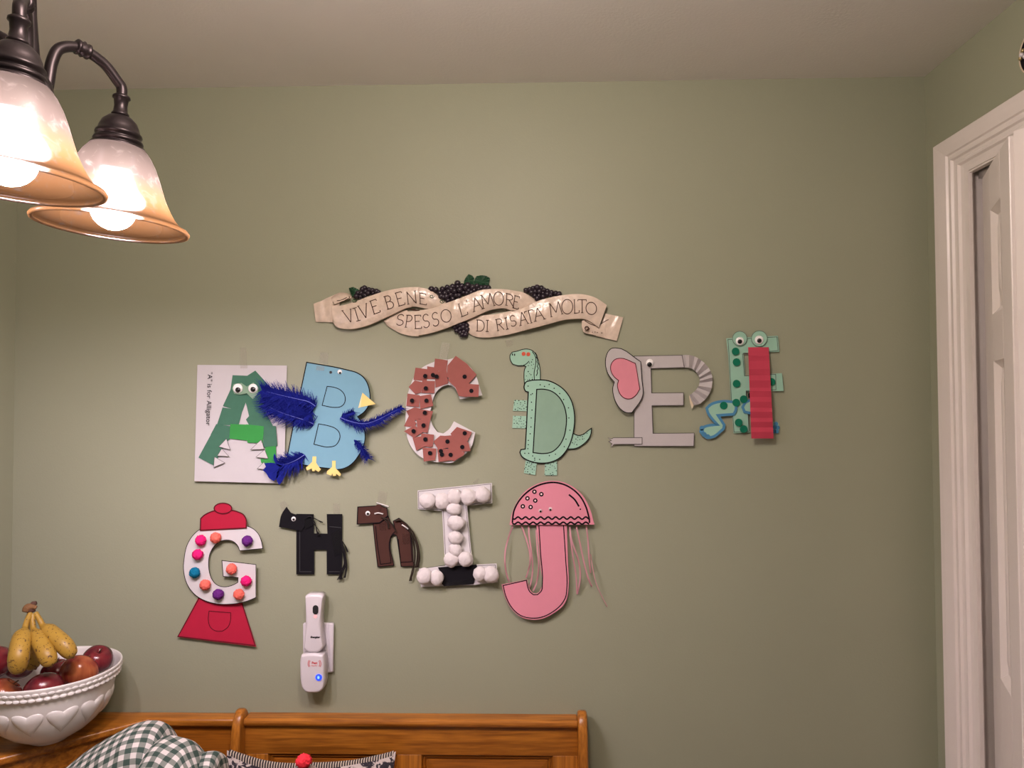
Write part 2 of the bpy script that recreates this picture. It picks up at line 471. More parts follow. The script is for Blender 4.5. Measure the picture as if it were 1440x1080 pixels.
# ------------------------------------------------------------------ chandelier
def shade_material():
    mt = bpy.data.materials.new('frosted_amber_glass'); mt.use_nodes = True
    nt = mt.node_tree; nt.nodes.clear()
    out = nt.nodes.new('ShaderNodeOutputMaterial')
    tc = nt.nodes.new('ShaderNodeTexCoord'); sp = nt.nodes.new('ShaderNodeSeparateXYZ')
    nt.links.new(tc.outputs['Object'], sp.inputs[0])
    mr = nt.nodes.new('ShaderNodeMapRange'); mr.inputs['From Min'].default_value = -0.030; mr.inputs['From Max'].default_value = 0.010
    nt.links.new(sp.outputs['Z'], mr.inputs['Value'])
    ns = nt.nodes.new('ShaderNodeTexNoise'); ns.inputs['Scale'].default_value = 55; ns.inputs['Detail'].default_value = 6; ns.inputs['Distortion'].default_value = 1.5
    nt.links.new(tc.outputs['Object'], ns.inputs['Vector'])
    mx = nt.nodes.new('ShaderNodeMix'); mx.data_type = 'RGBA'
    mx.inputs['A'].default_value = (0.046, 0.0235, 0.0088, 1); mx.inputs['B'].default_value = (0.0175, 0.0142, 0.0112, 1)
    nt.links.new(mr.outputs['Result'], mx.inputs['Factor'])
    sc = nt.nodes.new('ShaderNodeMapRange'); sc.inputs['From Min'].default_value = 0.56; sc.inputs['From Max'].default_value = 0.70; sc.inputs['To Max'].default_value = 0.5
    nt.links.new(ns.outputs['Fac'], sc.inputs['Value'])
    m2 = nt.nodes.new('ShaderNodeMix'); m2.data_type = 'RGBA'; m2.inputs['B'].default_value = (0.045, 0.040, 0.033, 1)
    nt.links.new(sc.outputs['Result'], m2.inputs['Factor']); nt.links.new(mx.outputs['Result'], m2.inputs['A'])
    tr = nt.nodes.new('ShaderNodeBsdfTranslucent'); df = nt.nodes.new('ShaderNodeBsdfDiffuse'); gl = nt.nodes.new('ShaderNodeBsdfGlossy'); tp = nt.nodes.new('ShaderNodeBsdfRefraction'); tp.inputs['Roughness'].default_value = 0.32; tp.inputs['IOR'].default_value = 1.25; tp.inputs['Color'].default_value = (1, 0.93, 0.85, 1)
    gl.inputs['Roughness'].default_value = 0.15
    for x in (tr, df): nt.links.new(m2.outputs['Result'], x.inputs['Color'])
    a = nt.nodes.new('ShaderNodeMixShader'); a.inputs[0].default_value = 0.34
    nt.links.new(tr.outputs[0], a.inputs[1]); nt.links.new(df.outputs[0], a.inputs[2])
    b = nt.nodes.new('ShaderNodeMixShader'); b.inputs[0].default_value = 0.022
    nt.links.new(a.outputs[0], b.inputs[1]); nt.links.new(tp.outputs[0], b.inputs[2])
    c = nt.nodes.new('ShaderNodeMixShader'); c.inputs[0].default_value = 0.05
    nt.links.new(b.outputs[0], c.inputs[1]); nt.links.new(gl.outputs[0], c.inputs[2])
    nt.links.new(c.outputs[0], out.inputs[0])
    return mt
M_shade = shade_material()
M_bulb = bpy.data.materials.new('lit_bulb'); M_bulb.use_nodes = True
_b = M_bulb.node_tree.nodes['Principled BSDF']
_b.inputs['Base Color'].default_value = (0.9, 0.9, 0.9, 1); _b.inputs['Emission Color'].default_value = BULB_COLOR; _b.inputs['Emission Strength'].default_value = BULB
M_bulbneck = mat('bulb_collar', (0.5, 0.47, 0.45), 0.3, 0.5)

HUB = Vector((-0.640, -0.845, 0.0))
chand = thing('chandelier', 'bronze chandelier with lit frosted amber glass bell shades hanging from the ceiling', 'chandelier', (HUB.x, HUB.y, ZCEIL))
lathe('canopy', [(0.0, 0), (0.06, 0), (0.062, -0.006), (0.045, -0.022), (0.015, -0.03), (0.0, -0.03)], M_bronze, chand, (HUB.x, HUB.y, ZCEIL-0.0005))
lathe('column', [(0.0, ZCEIL-0.028), (0.006, ZCEIL-0.028), (0.006, 0.62), (0.012, 0.61), (0.009, 0.60), (0.014, 0.575), (0.017, 0.555), (0.0135, 0.540), (0.0075, 0.528), (0.0085, 0.50), (0.0105, 0.47), (0.013, 0.44), (0.018, 0.43), (0.026, 0.415), (0.030, 0.395), (0.026, 0.375), (0.016, 0.36), (0.020, 0.345), (0.014, 0.325), (0.006, 0.315), (0.008, 0.305), (0.004, 0.292), (0.0, 0.290)], M_bronze, chand, (HUB.x, HUB.y, 0))
def lamp(cx, cy, tilt_dir, name_bulb=True):
    """arm, socket cup, bell shade and bulb of one light; (cx, cy) centre of the shade's rim"""
    zr = 0.2535
    M = Matrix.Rotation(math.radians(3.6)*tilt_dir, 3, 'Y')          # the shade hangs a little out of plumb
    base = Vector((cx, cy, zr))
    def at(z): return base+M @ Vector((0, 0, z))
    # socket cup and fitter rings
    cup = lathe('socket_cup', [(0.0, 0.160), (0.0075, 0.160), (0.009, 0.158), (0.0155, 0.156), (0.0225, 0.149), (0.026, 0.141), (0.0275, 0.135), (0.0300, 0.133), (0.0305, 0.130), (0.0285, 0.128), (0.0270, 0.126), (0.0275, 0.1245), (0.0315, 0.1235), (0.0325, 0.1205), (0.0315, 0.1185), (0.0295, 0.1175), (0.0310, 0.116), (0.0350, 0.1145), (0.0358, 0.1115), (0.034, 0.110), (0.0, 0.110)], M_bronze, chand, base, 40, M)
    lathe('stem_collar', [(0.0, 0.188), (0.009, 0.188), (0.0115, 0.186), (0.0118, 0.183), (0.0095, 0.181), (0.0085, 0.172), (0.0095, 0.163), (0.0115, 0.161), (0.0115, 0.158), (0.0, 0.158)], M_bronze, cup, base, 24, M)
    sp = [(0.0325, 0.1145), (0.0360, 0.1120), (0.0430, 0.1030), (0.0500, 0.0900), (0.0560, 0.0750), (0.0610, 0.0600), (0.0655, 0.0470), (0.0668, 0.0440), (0.0672, 0.0428), (0.0700, 0.0370), (0.0745, 0.0280), (0.0800, 0.0190), (0.0870, 0.0105), (0.0950, 0.0050), (0.0992, 0.0035), (0.1010, 0.0008), (0.1000, -0.0022), (0.0972, -0.0030), (0.0945, -0.0010)]
    lathe('shade', sp, M_shade, chand, base, 72, M)
    R = 0.0295
    bp = [(0.0, -0.0045)]+[(R*math.sin(a), 0.025-R*math.cos(a)) for a in [PI*k/14 for k in range(1, 11)]]+[(0.016, 0.062), (0.0135, 0.075)]
    bulb = lathe('bulb', bp, M_bulb, chand, base, 28, M)
    lathe('bulb_base', [(0.0135, 0.075), (0.0145, 0.080), (0.0135, 0.110), (0.0, 0.110)], M_bulbneck, bulb, base, 20, M)
    # gooseneck arm from the hub
    e = at(0.186); h = Vector((HUB.x, HUB.y, 0))
    dr = Vector((e.x-h.x, e.y-h.y, 0)); L = dr.length; dr.normalize()
    s0 = h+dr*0.020
    pth = [s0+Vector((0, 0, 0.395)), s0+dr*0.004+Vector((0, 0, 0.425)), s0+dr*0.008+Vector((0, 0, 0.452)), s0+dr*0.018+Vector((0, 0, 0.474)), h+dr*(L*0.52)+Vector((0, 0, 0.4845)), h+dr*(L*0.78)+Vector((0, 0, 0.477)), h+dr*(L*0.95)+Vector((0, 0, 0.459)), e+Vector((0, 0, 0.012)), e-Vector((0, 0, 0.002))]
    arm = tube('arm', catmull(pth, 7), 0.0072, M_bronze, chand, 14)
    c0 = h+dr*(L*0.55)+Vector((0, 0, 0.4845)); tdir = (dr*0.97-Vector((0, 0, 0.10))).normalized()
    kn = [c0+tdir*s for s in (-0.010, -0.008, -0.006, -0.003, 0.0, 0.003, 0.006, 0.008, 0.010)]
    rr = [0.0078, 0.0105, 0.0105, 0.0088, 0.0112, 0.0088, 0.0105, 0.0105, 0.0078]
    tube('arm_knob', kn, lambda q: rr[int(round(q*8))], M_bronze, arm, 16)
lamp(-0.5905, -0.740, 1)
lamp(-0.5900, -0.950, 1)
lamp(-0.8300, -0.845, -1)

# ------------------------------------------------------------------ corner bench with shelf
bench = thing('corner_bench', 'golden oak corner bench with panelled back and rounded end boards along the wall', 'bench', (-0.3, -0.03, ZFLO))
zt = -0.7305
CAPD = 0.042
diagA = (-0.897, -CAPD); diagB = (XL+0.001, -0.372)
cap = prism('shelf_top', [(XL+0.001, -0.001), (-0.694, -0.001), (-0.694, -CAPD), diagA, diagB], zt-0.020, zt, 2, M_oakx, bench, 0.007, True, 4)
def seg_panel(name, a, b, off, z0, z1, th, mt, par):
    A = Vector((a[0], a[1], 0)); B = Vector((b[0], b[1], 0)); U = (B-A).normalized(); N = Vector((U.y, -U.x, 0))
    if N.y > 0: N = -N
    q = lambda p, t, z: p+N*t+Vector((0, 0, z))
    vv = [q(p, t, z) for z in (z0, z1) for t in (off-th, off) for p in (A, B)]
    return mk(name, vv, [(0, 2, 3, 1), (4, 5, 7, 6), (0, 1, 5, 4), (2, 6, 7, 3), (0, 4, 6, 2), (1, 3, 7, 5)], mt, par)
seg_panel('back_board', (-0.897, -CAPD), (-0.694, -CAPD), -0.012, -1.16, zt-0.0205, 0.018, M_oakp, bench)
seg_panel('corner_board', diagB, diagA, -0.012, -1.16, zt-0.0205, 0.018, M_oakx, bench)
top = prism('top_rail', [(-0.001, zt-0.018), (-0.001, zt), (-CAPD+0.006, zt), (-CAPD+0.001, zt-0.004), (-CAPD-0.001, zt-0.009), (-CAPD+0.001, zt-0.014), (-CAPD+0.005, zt-0.018)], -0.6725, 0.1045, 0, M_oakx, bench, 0.002, False)
fy = -0.031
box('rail_board', -0.6725, 0.1045, fy, -0.010, -0.8145, zt-0.0185, M_oakx, bench, 0.001)
box('lower_rail', -0.6725, 0.1045, fy, -0.010, -1.16, -1.09, M_oakx, bench, 0.001)
for x0, x1 in ((-0.6725, -0.618), (-0.315, -0.258), (0.048, 0.1045)):
    box('stile', x0, x1, fy, -0.010, -1.09, -0.8147, M_oakz, bench, 0.001)
for x0, x1 in ((-0.618, -0.315), (-0.258, 0.048)):
    e = [(0, fy+0.001), (0.0035, fy+0.007), (0.0055, fy+0.007), (0.0065, fy+0.0045), (0.010, fy+0.0095), (0.0125, fy+0.0095), (0.0135, fy+0.0065), (0.03, fy+0.004)]
    v = []; f = []
    for i, y in e:
        v += [(x0+i, y, -1.09+i), (x1-i, y, -1.09+i), (x1-i, y, -0.8147-i), (x0+i, y, -0.8147-i)]
    for k in range(len(e)-1):
        for i in range(4): f.append((k*4+i, k*4+(i+1) % 4, k*4+4+(i+1) % 4, k*4+4+i))
    k = len(e)*4-4; f.append((k, k+1, k+2, k+3))
    mk('raised_panel', v, f, M_oakp, bench)
def end_post(x0, x1):
    pr = [(-0.001, -1.16), (-0.001, -0.742), (-0.006, -0.728), (-0.013, -0.7185), (-0.022, -0.7125), (-0.032, -0.7115), (-0.042, -0.716), (-0.051, -0.725), (-0.058, -0.738), (-0.063, -0.755), (-0.066, -0.775), (-0.069, -0.80), (-0.075, -0.86), (-0.09, -0.96), (-0.115, -1.06), (-0.15, -1.16)]
    return prism('end_board', pr, x0, x1, 0, M_oakz, bench, 0.006, True, 3)
end_post(-0.6945, -0.6725)
end_post(0.1045, 0.1265)
prism('seat_board', [(XL+0.002, -0.002), (0.1045, -0.002), (0.1045, -0.50), (-0.80, -0.50), (XL+0.002, -0.95)], -1.19, -1.162, 2, M_oakx, bench, 0.004)
prism('seat_box', [(XL+0.002, -0.002), (0.1045, -0.002), (0.1045, -0.46), (-0.80, -0.46), (XL+0.002, -0.92)], ZFLO+0.001, -1.192, 2, M_oakp, bench, 0.003)
SEAT = -1.16

# ------------------------------------------------------------------ googly eyes and tape used by the letter crafts
def googly(name, cx, cy, r, pcx, pcy, pr, d, parent, bulge=0.45, white=None):
    c = P(cx, cy, d); s = 1.70e-3*(D-d)/D
    R = r*s
    e = ball(name, (c.x, c.y, c.z), R, white or M_eye, parent, 3, (1, bulge, 1))
    k = P(pcx, pcy, d+R*bulge*0.80); rp = pr*s
    ball('pupil', (k.x, k.y, k.z), rp, M_pupil, e, 2, (1, 0.38, 1))
    return e
def tape(pts, d, parent): return sheet('tape', pts, d, M_tape, parent, 0.0001)

# ------------------------------------------------------------------ A, the alligator
A = frame(260, 490, 5.4)
ct = thing('alligator_letter_craft', 'white paper sheet with a green paper letter A made into an alligator with white teeth', 'letter craft', P(340, 597, 0.003))
dA = lambda x, y: 0.0042+0.00004*(y-515)
def off(dd, e): return lambda x, y: dd(x, y)+e
sheet('paper_sheet', A((95, 125), (775, 130), (752, 1025), (72, 1008)), dA, M_sheet, ct, 0.0008)
GS = [('d', (362, 203), (500, 208), (560, 330), (470, 382), (345, 320)), ('d', (535, 168), (632, 275), (515, 385), (405, 250)),
      ('d', (352, 300), (475, 375), (435, 482), (288, 438)), ('d', (286, 448), (437, 470), (408, 584), (243, 580)),
      ('d', (238, 574), (345, 590), (342, 690), (250, 750), (195, 655)), ('d', (205, 640), (330, 690), (217, 888), (103, 828)),
      ('d', (450, 372), (592, 335), (618, 478), (488, 518), (470, 440)), ('d', (463, 540), (490, 510), (612, 480), (668, 588), (590, 600), (486, 580)),
      ('b', (345, 574), (470, 578), (472, 700), (338, 684)), ('b', (465, 576), (602, 592), (590, 718), (474, 716)),
      ('b', (608, 745), (690, 738), (697, 882), (620, 862)), ('b', (573, 838), (640, 845), (632, 892), (580, 868)),
      ('d', (600, 585), (690, 590), (702, 738), (592, 752))]
for i, g in enumerate(GS):
    k = 0.0008+0.00035*i
    sheet('paper_scrap', A(*g[1:]), off(dA, k), M_gdark if g[0] == 'd' else M_gbright, ct, 0.0004)
for tr in (((315, 686), (345, 770), (258, 746)), ((280, 760), (334, 820), (246, 816)), ((225, 823), (302, 868), (218, 903)), ((580, 693), (602, 765), (498, 769)), ((605, 768), (632, 836), (538, 826)), ((600, 863), (628, 920), (548, 914))):
    tp = A(*tr)
    o = sheet('tooth', tp, off(dA, 0.0060), M_sheet, ct, 0.0004)
    ink('outline', [(tp, True)], 0.35, off(dA, 0.0061), M_greyink, o)
M_glue = mat('dried_glue', (0.20, 0.33, 0.22), 0.3, 0.5)
sheet('glue_patch', sm(A((370, 270), (430, 262), (470, 290), (520, 258), (560, 300), (548, 350), (515, 385), (470, 340), (420, 350), (375, 345), (358, 305))), off(dA, 0.0058), M_glue, ct, 0.0001)
(ex, ey), (fx, fy_) = A((402, 304), (402, 314)); googly('googly_eye', ex, ey, 7.0, fx, fy_, 3.9, dA(ex, ey)+0.006, ct)
(ex, ey), (fx, fy_) = A((517, 304), (517, 310)); googly('googly_eye', ex, ey, 6.8, fx, fy_, 3.8, dA(ex, ey)+0.006, ct)
def text_mesh(name, body, size, origin, xdir, ydir, material, parent, shear=0.0, bold=0.0, align='LEFT', spacing=1.0):
    cu = bpy.data.curves.new(name, 'FONT'); cu.body = body; cu.size = size; cu.shear = shear; cu.offset = bold; cu.align_x = align
    cu.space_character = spacing; cu.resolution_u = 3
    tmp = bpy.data.objects.new('tmp_text', cu); COL.objects.link(tmp)
    dg = bpy.context.evaluated_depsgraph_get()
    me = bpy.data.meshes.new_from_object(tmp.evaluated_get(dg))
    v = [Vector(origin)+Vector(xdir)*a.co.x+Vector(ydir)*a.co.y for a in me.vertices]
    f = [tuple(p.vertices) for p in me.polygons]
    bpy.data.objects.remove(tmp); bpy.data.curves.remove(cu); bpy.data.meshes.remove(me)
    return mk(name, v, f, material, parent)
p0 = P(*A((174, 178))[0], 0.0058); p1 = P(*A((160, 618))[0], 0.0105)
xd = (p1-p0).normalized(); yd = Vector((-xd.z, 0, xd.x)) if -xd.z > 0 else Vector((xd.z, 0, -xd.x))
text_mesh('printed_text', '"A" is for Alligator', 0.0166, p0, xd, yd, M_ink, ct, spacing=1.03)
tape([(338, 489), (346, 488), (348, 518), (338, 518)], 0.0045, ct)

# ------------------------------------------------------------------ B, the blue bird
B = frame(360, 490, 5.4)
ct = thing('bird_letter_craft', 'light blue paper letter B made into a bird with dark blue feathers and yellow beak', 'letter craft', P(460, 590, 0.003))
dB = lambda x, y: 0.016+0.000026*(y-510)
bo = sm(B((385, 105), (700, 165), (765, 184), (815, 218), (848, 270), (864, 335), (866, 390), (852, 440), (822, 482), (772, 518), (803, 562), (824, 620), (829, 680), (815, 745), (780, 812), (735, 870), (690, 902), (640, 918), (540, 910), (340, 880), (232, 850), (245, 780)))
body = sheet('letter_body', bo, dB, M_blue, ct)
ink('outline', [(bo, True)], 1.0, off(dB, 0.0005), M_ink, body)
ink('drawn_hole', [(sm(B((540, 288), (592, 295), (640, 315), (668, 345), (678, 388), (665, 425), (640, 443), (600, 448), (502, 432))), True)], 0.75, off(dB, 0.0005), M_ink, body)
ink('drawn_hole', [(sm(B((475, 573), (552, 588), (602, 607), (630, 635), (638, 670), (625, 710), (600, 738), (560, 748), (440, 728))), True)], 0.8, off(dB, 0.0005), M_ink, body)
(ex, ey), (fx, fy_) = B((636, 178), (638, 186)); googly('googly_eye', ex, ey, 3.3, fx, fy_, 1.7, 0.0165, ct)
(ex, ey), = B((567, 181)); sheet('pupil', circ(ex, ey, 2.0), 0.0175, M_pupil, ct, 0.0006)
sheet('beak', B((808, 336), (908, 422), (795, 446)), lambda x, y: 0.0185, M_yellow, ct, 0.0005)
sheet('beak_fold', B((806, 342), (795, 446), (776, 453)), 0.0182, mat('pale_yellow_paper', (0.86, 0.72, 0.38), 0.75), ct, 0.0005)
for pts in (((430, 820), (457, 820), (456, 868), (492, 920), (474, 937), (445, 918), (446, 932), (428, 932), (424, 912), (386, 926), (380, 905), (426, 862)),
            ((578, 853), (605, 853), (604, 908), (646, 955), (636, 971), (607, 950), (608, 966), (585, 968), (580, 948), (572, 966), (536, 952), (540, 932), (578, 900))):
    o = sheet('bird_foot', B(*pts), 0.0205, M_yellow, ct, 0.0005)
tape(B((490, 30), (550, 35), (545, 120), (480, 110)), 0.002, ct)
tape(B((460, 130), (520, 138), (516, 172), (455, 164)), 0.0172, ct)

def feather(spine, wa, wb, d0, parent, nb=90, seed=1, fluff=0.5, core=0.55, quill=True, end=None):
    """spine in photo pixels from quill base to tip; wa, wb: half widths (px) of the two sides as functions of 0..1"""
    rnd = random.Random(seed)
    sp = [(q.x, q.y) for q in catmull([Vector((a, b, 0)) for a, b in spine], 10)]
    n = len(sp)
    lens = [0]
    for i in range(1, n): lens.append(lens[-1]+math.dist(sp[i], sp[i-1]))
    def at(t):
        s = t*lens[-1]
        for i in range(1, n):
            if lens[i] >= s or i == n-1:
                k = (s-lens[i-1])/max(lens[i]-lens[i-1], 1e-6)
                a, b = sp[i-1], sp[i]
                tx, ty = (b[0]-a[0]), (b[1]-a[1]); l = math.hypot(tx, ty)
                return (a[0]+(b[0]-a[0])*k, a[1]+(b[1]-a[1])*k), (tx/l, ty/l)
    parts = []
    dd = lambda t: d0+0.010*math.sin(PI*min(t*1.1, 1))
    # vane core
    up_ = []; dn = []
    for i in range(25):
        t = i/24; p, tg = at(t); nx, ny = -tg[1], tg[0]
        up_.append((p[0]+nx*wa(t)*core*rnd.uniform(0.85, 1.1)+tg[0]*wa(t)*0.25, p[1]+ny*wa(t)*core*rnd.uniform(0.85, 1.1)+tg[1]*wa(t)*0.25, dd(t)))
        dn.append((p[0]-nx*wb(t)*core*rnd.uniform(0.85, 1.1)+tg[0]*wb(t)*0.25, p[1]-ny*wb(t)*core*rnd.uniform(0.85, 1.1)+tg[1]*wb(t)*0.25, dd(t)))
    v = []; f = []
    for i in range(25):
        t = i/24; p, tg = at(t)
        v += [P(up_[i][0], up_[i][1], dd(t)-0.002), P(p[0], p[1], dd(t)+0.001), P(dn[i][0], dn[i][1], dd(t)-0.002)]
        if i: f += [((i-1)*3, (i-1)*3+1, i*3+1, i*3), ((i-1)*3+1, (i-1)*3+2, i*3+2, i*3+1)]
    parts.append((v, f))
    for s, w in ((1, wa), (-1, wb)):
        for i in range(nb):
            t = (i+rnd.random())/nb
            p, tg = at(min(t, 0.999)); nx, ny = -tg[1]*s, tg[0]*s
            L = w(t)*rnd.uniform(0.75-fluff*0.3, 1.30)
            ang = rnd.gauss(0.55, 0.14+0.25*fluff*(1-t))
            ux, uy = nx*math.cos(ang)+tg[0]*math.sin(ang), ny*math.cos(ang)+tg[1]*math.sin(ang)
            cv = rnd.gauss(0.25, 0.2)
            lift = rnd.uniform(-0.004, 0.006)*fluff*2
            hw = rnd.uniform(0.45, 0.95)
            vv = []; ff = []
            for k in range(4):
                q = k/3
                x = p[0]+ux*L*q+tg[0]*L*cv*q*q; y = p[1]+uy*L*q+tg[1]*L*cv*q*q
                e = hw*(1-0.75*q)
                d = max(d0-0.003, dd(t)+lift*q+0.001*s)
                vv += [P(x-tg[0]*e, y-tg[1]*e, d), P(x+tg[0]*e, y+tg[1]*e, d)]
                if k: ff.append((2*k-2, 2*k-1, 2*k+1, 2*k))
            parts.append((vv, ff))
    v, f = join_geo(parts)
    o = mk('feather', v, f, M_feather, parent)
    if quill:
        v, f = tube(None, [P(at(t)[0][0], at(t)[0][1], dd(t)+0.003) for t in [k/14*0.92 for k in range(15)]], lambda q: 0.0011*(1-0.8*q), M_quill, None, 6)
        mk('quill', v, f, M_quill, o)
    return o
def bell(w, a=0.25, b=0.9): return lambda t: w*(min(1, (t/a+0.25)) if t < a else 1.0)*(1.0 if t < b else max(0.25, 1-(t-b)/(1-b)*0.7))
# upper wing feather, lower wing feather, long tail feather, small one, and the lower one with bare blade tips
feather(B((452, 440), (400, 405), (320, 385), (230, 365), (130, 340), (45, 318)), lambda t: 12+5*math.sin(PI*t), lambda t: 13+5*math.sin(PI*t), 0.026, ct, 210, 1, 0.9, 0.42)
feather(B((440, 575), (370, 545), (290, 520), (200, 490), (120, 455), (62, 425)), lambda t: 14+6*math.sin(PI*t)-2*t, lambda t: 12+5*math.sin(PI*t), 0.021, ct, 210, 2, 0.9, 0.42)
feather(B((430, 500), (350, 470), (240, 440), (130, 405), (60, 375)), lambda t: 15, lambda t: 15, 0.0225, ct, 170, 12, 0.9, 0.5, False)
feather(B((425, 480), (400, 500), (370, 520), (330, 545)), lambda t: 13, lambda t: 12, 0.023, ct, 110, 8, 1.0, 0.45, False)
feather(B((640, 525), (720, 555), (820, 572), (910, 548), (1010, 498), (1108, 448)), lambda t: 4+9*math.sin(PI*min(1, t*1.25))**0.7 if t < 0.8 else 7.5, lambda t: (9 if t < 0.22 else 6.5)*(1 if t < 0.75 else 0.9), 0.021, ct, 200, 3, 0.8, 0.45)
feather(B((650, 520), (690, 505), (740, 480)), lambda t: 8-2*t, lambda t: 6, 0.019, ct, 60, 9, 0.9, 0.4, False)
feather(B((745, 695), (785, 735), (820, 785), (850, 835)), lambda t: 6+3*t, lambda t: 6+2*t, 0.020, ct, 90, 4, 1.0, 0.35, False)
feather(B((368, 808), (310, 845), (250, 872), (190, 885)), lambda t: 9+7*math.sin(PI*t), lambda t: 10+8*math.sin(PI*t), 0.021, ct, 190, 5, 1.0, 0.45)
for pts in (((78, 268), (34, 332), (42, 382), (115, 405), (165, 345), (120, 300)), ((200, 890), (120, 868), (62, 872), (75, 898), (50, 925), (75, 945), (100, 985), (135, 1008), (160, 985), (180, 930)), ((185, 890), (215, 900), (198, 1012), (176, 1036), (158, 1005), (162, 940)), ((205, 885), (165, 850), (140, 795), (132, 825), (150, 875), (190, 905))):
    sheet('feather_blade', sm(B(*pts)), 0.024, M_feather, ct, 0.0003)

# ------------------------------------------------------------------ C, the cookie
C = frame(550, 480, 6)
ct = thing('cookie_letter_craft', 'white letter C covered in brown paper squares with black dots like a cookie', 'letter craft', P(620, 575, 0.003))
dC = lambda x, y: 0.012+0.00010*(x-610)
co = sm(C((485, 152), (420, 155), (350, 178), (262, 222), (200, 290), (155, 395), (130, 490), (124, 600), (122, 720), (150, 850), (220, 952), (320, 1008), (420, 1022), (520, 1022), (610, 965), (672, 900), (710, 770), (530, 675), (490, 740), (440, 778), (390, 765), (345, 700), (330, 620), (345, 530), (380, 430), (430, 383), (480, 365), (530, 385), (560, 430), (580, 488), (770, 455), (745, 380), (720, 300), (680, 230), (620, 178), (545, 135)))
body = sheet('letter_body', co, dC, M_paper, ct, 0.0008)
SQ = [((205, 222), (310, 235), (300, 335), (188, 325)), ((305, 210), (400, 225), (395, 320), (300, 318)), ((380, 255), (468, 245), (482, 355), (375, 392), (370, 300)), ((370, 145), (478, 160), (465, 265), (360, 238)),
      ((128, 588), (200, 555), (252, 570), (245, 650), (175, 682)), ((150, 628), (215, 690), (190, 722), (108, 716)), ((138, 440), (242, 455), (235, 555), (128, 545)), ((200, 330), (264, 345), (252, 432), (205, 447), (147, 385)),
      ((262, 332), (370, 335), (365, 438), (255, 435)), ((238, 462), (335, 445), (356, 545), (245, 572)), ((238, 572), (353, 590), (330, 667), (235, 655)), ((216, 658), (330, 660), (308, 772), (222, 762)), ((108, 758), (200, 708), (264, 770), (190, 814)),
      ((180, 812), (260, 800), (272, 892), (213, 922)), ((255, 776), (362, 788), (350, 892), (248, 886)), ((265, 895), (382, 905), (372, 1002), (275, 1014)), ((355, 845), (415, 795), (500, 800), (520, 892), (398, 912)), ((430, 800), (540, 790), (560, 872), (440, 882)), ((390, 905), (500, 910), (505, 1005), (400, 1017)),
      ((468, 862), (565, 848), (590, 935), (490, 930)), ((490, 912), (622, 935), (610, 962), (530, 1012), (500, 1000)), ((520, 820), (652, 852), (670, 925), (560, 932)), ((500, 780), (555, 722), (682, 766), (640, 852), (540, 832)),
      ((545, 122), (640, 190), (722, 282), (650, 362), (560, 352), (470, 300), (475, 205)), ((525, 278), (622, 340), (540, 387), (474, 325)), ((588, 330), (672, 360), (640, 470), (572, 462), (543, 387)), ((635, 358), (742, 365), (737, 470), (630, 465))]
rq = random.Random(3)
for i, q in enumerate(SQ):
    gx, gy = rq.uniform(-4e-5, 4e-5), rq.uniform(-4e-5, 4e-5); cx = sum(a for a, b in q)/len(q)/6+550; cy = sum(b for a, b in q)/len(q)/6+480
    sheet('paper_square', C(*q), (lambda k, gx, gy, cx, cy: lambda x, y: dC(x, y)+k+gx*(x-cx)+gy*(y-cy))(0.0018+0.00022*i, gx, gy, cx, cy), M_brownp, ct, 0.0005)
for q in ((287, 293), (353, 284), (384, 297), (292, 396), (620, 298), (677, 418), (176, 500), (298, 500), (284, 602), (273, 709), (189, 758), (288, 827), (328, 943), (420, 926), (428, 955), (502, 957), (475, 845), (600, 892), (621, 775)):
    (x, y), = C(q); sheet('chocolate_dot', circ(x, y, 3.0), off(dC, 0.0086), M_blackp, ct, 0.0004)
tape(C((430, 5), (500, 18), (470, 160), (400, 140)), lambda x, y: 0.002+0.010*max(0, (y-481)/25), ct)

# ------------------------------------------------------------------ D, the dinosaur
DD = frame(700, 480, 5.4)
ct = thing('dinosaur_letter_craft', 'mint green speckled letter D made into a dinosaur with head, legs and tail', 'letter craft', P(770, 580, 0.003))
dD = 0.0055
hd = sm(DD((203, 330), (199, 260), (203, 215), (215, 190), (190, 184), (150, 184), (112, 172), (95, 140), (94, 105), (110, 82), (150, 74), (190, 61), (230, 59), (266, 73), (292, 105), (310, 155), (321, 210), (323, 300), (300, 330)))
head = sheet('dinosaur_head', hd, 0.0035, M_mint, ct)
ink('outline', [(hd, True), (sm(DD((262, 78), (285, 115), (288, 170), (276, 240), (278, 295)), False), False), (DD((285, 85), (298, 110), (292, 120), (304, 140), (298, 155), (308, 172), (300, 190), (308, 205), (298, 225), (302, 240), (292, 262)), False), (sm(DD((188, 186), (215, 172), (238, 150)), False), False)], 0.7, 0.0040, M_ink, head)
for q in ((112, 100), (128, 102)):
    (x, y), = DD(q); sheet('nostril', circ(x, y, 0.8, 8, 1.8), 0.0041, M_ink, head, 0.0002)
M_redeye = mat('red_sequin', (0.6, 0.09, 0.04), 0.3, 0.5)
for q in ((196, 95), (232, 98)):
    (x, y), = DD(q); sheet('red_eye', circ(x, y, 2.8), 0.0046, M_redeye, ct, 0.0008)
rd = random.Random(5)
def speckle(poly, d, n, par, nm='speckles', r=(0.5, 0.85)):
    xs = [a for a, b in poly]; ys = [b for a, b in poly]; out = []
    def inside(x, y):
        c = False
        for i in range(len(poly)):
            (x1, y1), (x2, y2) = poly[i], poly[i-1]
            if (y1 > y) != (y2 > y) and x < (x2-x1)*(y-y1)/(y2-y1)+x1: c = not c
        return c
    g = 0
    while len(out) < n and g < 4000:
        g += 1
        x, y = rd.uniform(min(xs), max(xs)), rd.uniform(min(ys), max(ys))
        if inside(x, y) and all(math.hypot(x-a, y-b) > 2.2 for a, b, _ in out): out.append((x, y, rd.uniform(*r)))
    v, f = dots_geo(out, 0.5, d, 7)
    o = mk(nm, v, f, M_ink, par); o['kind'] = 'stuff'; return o
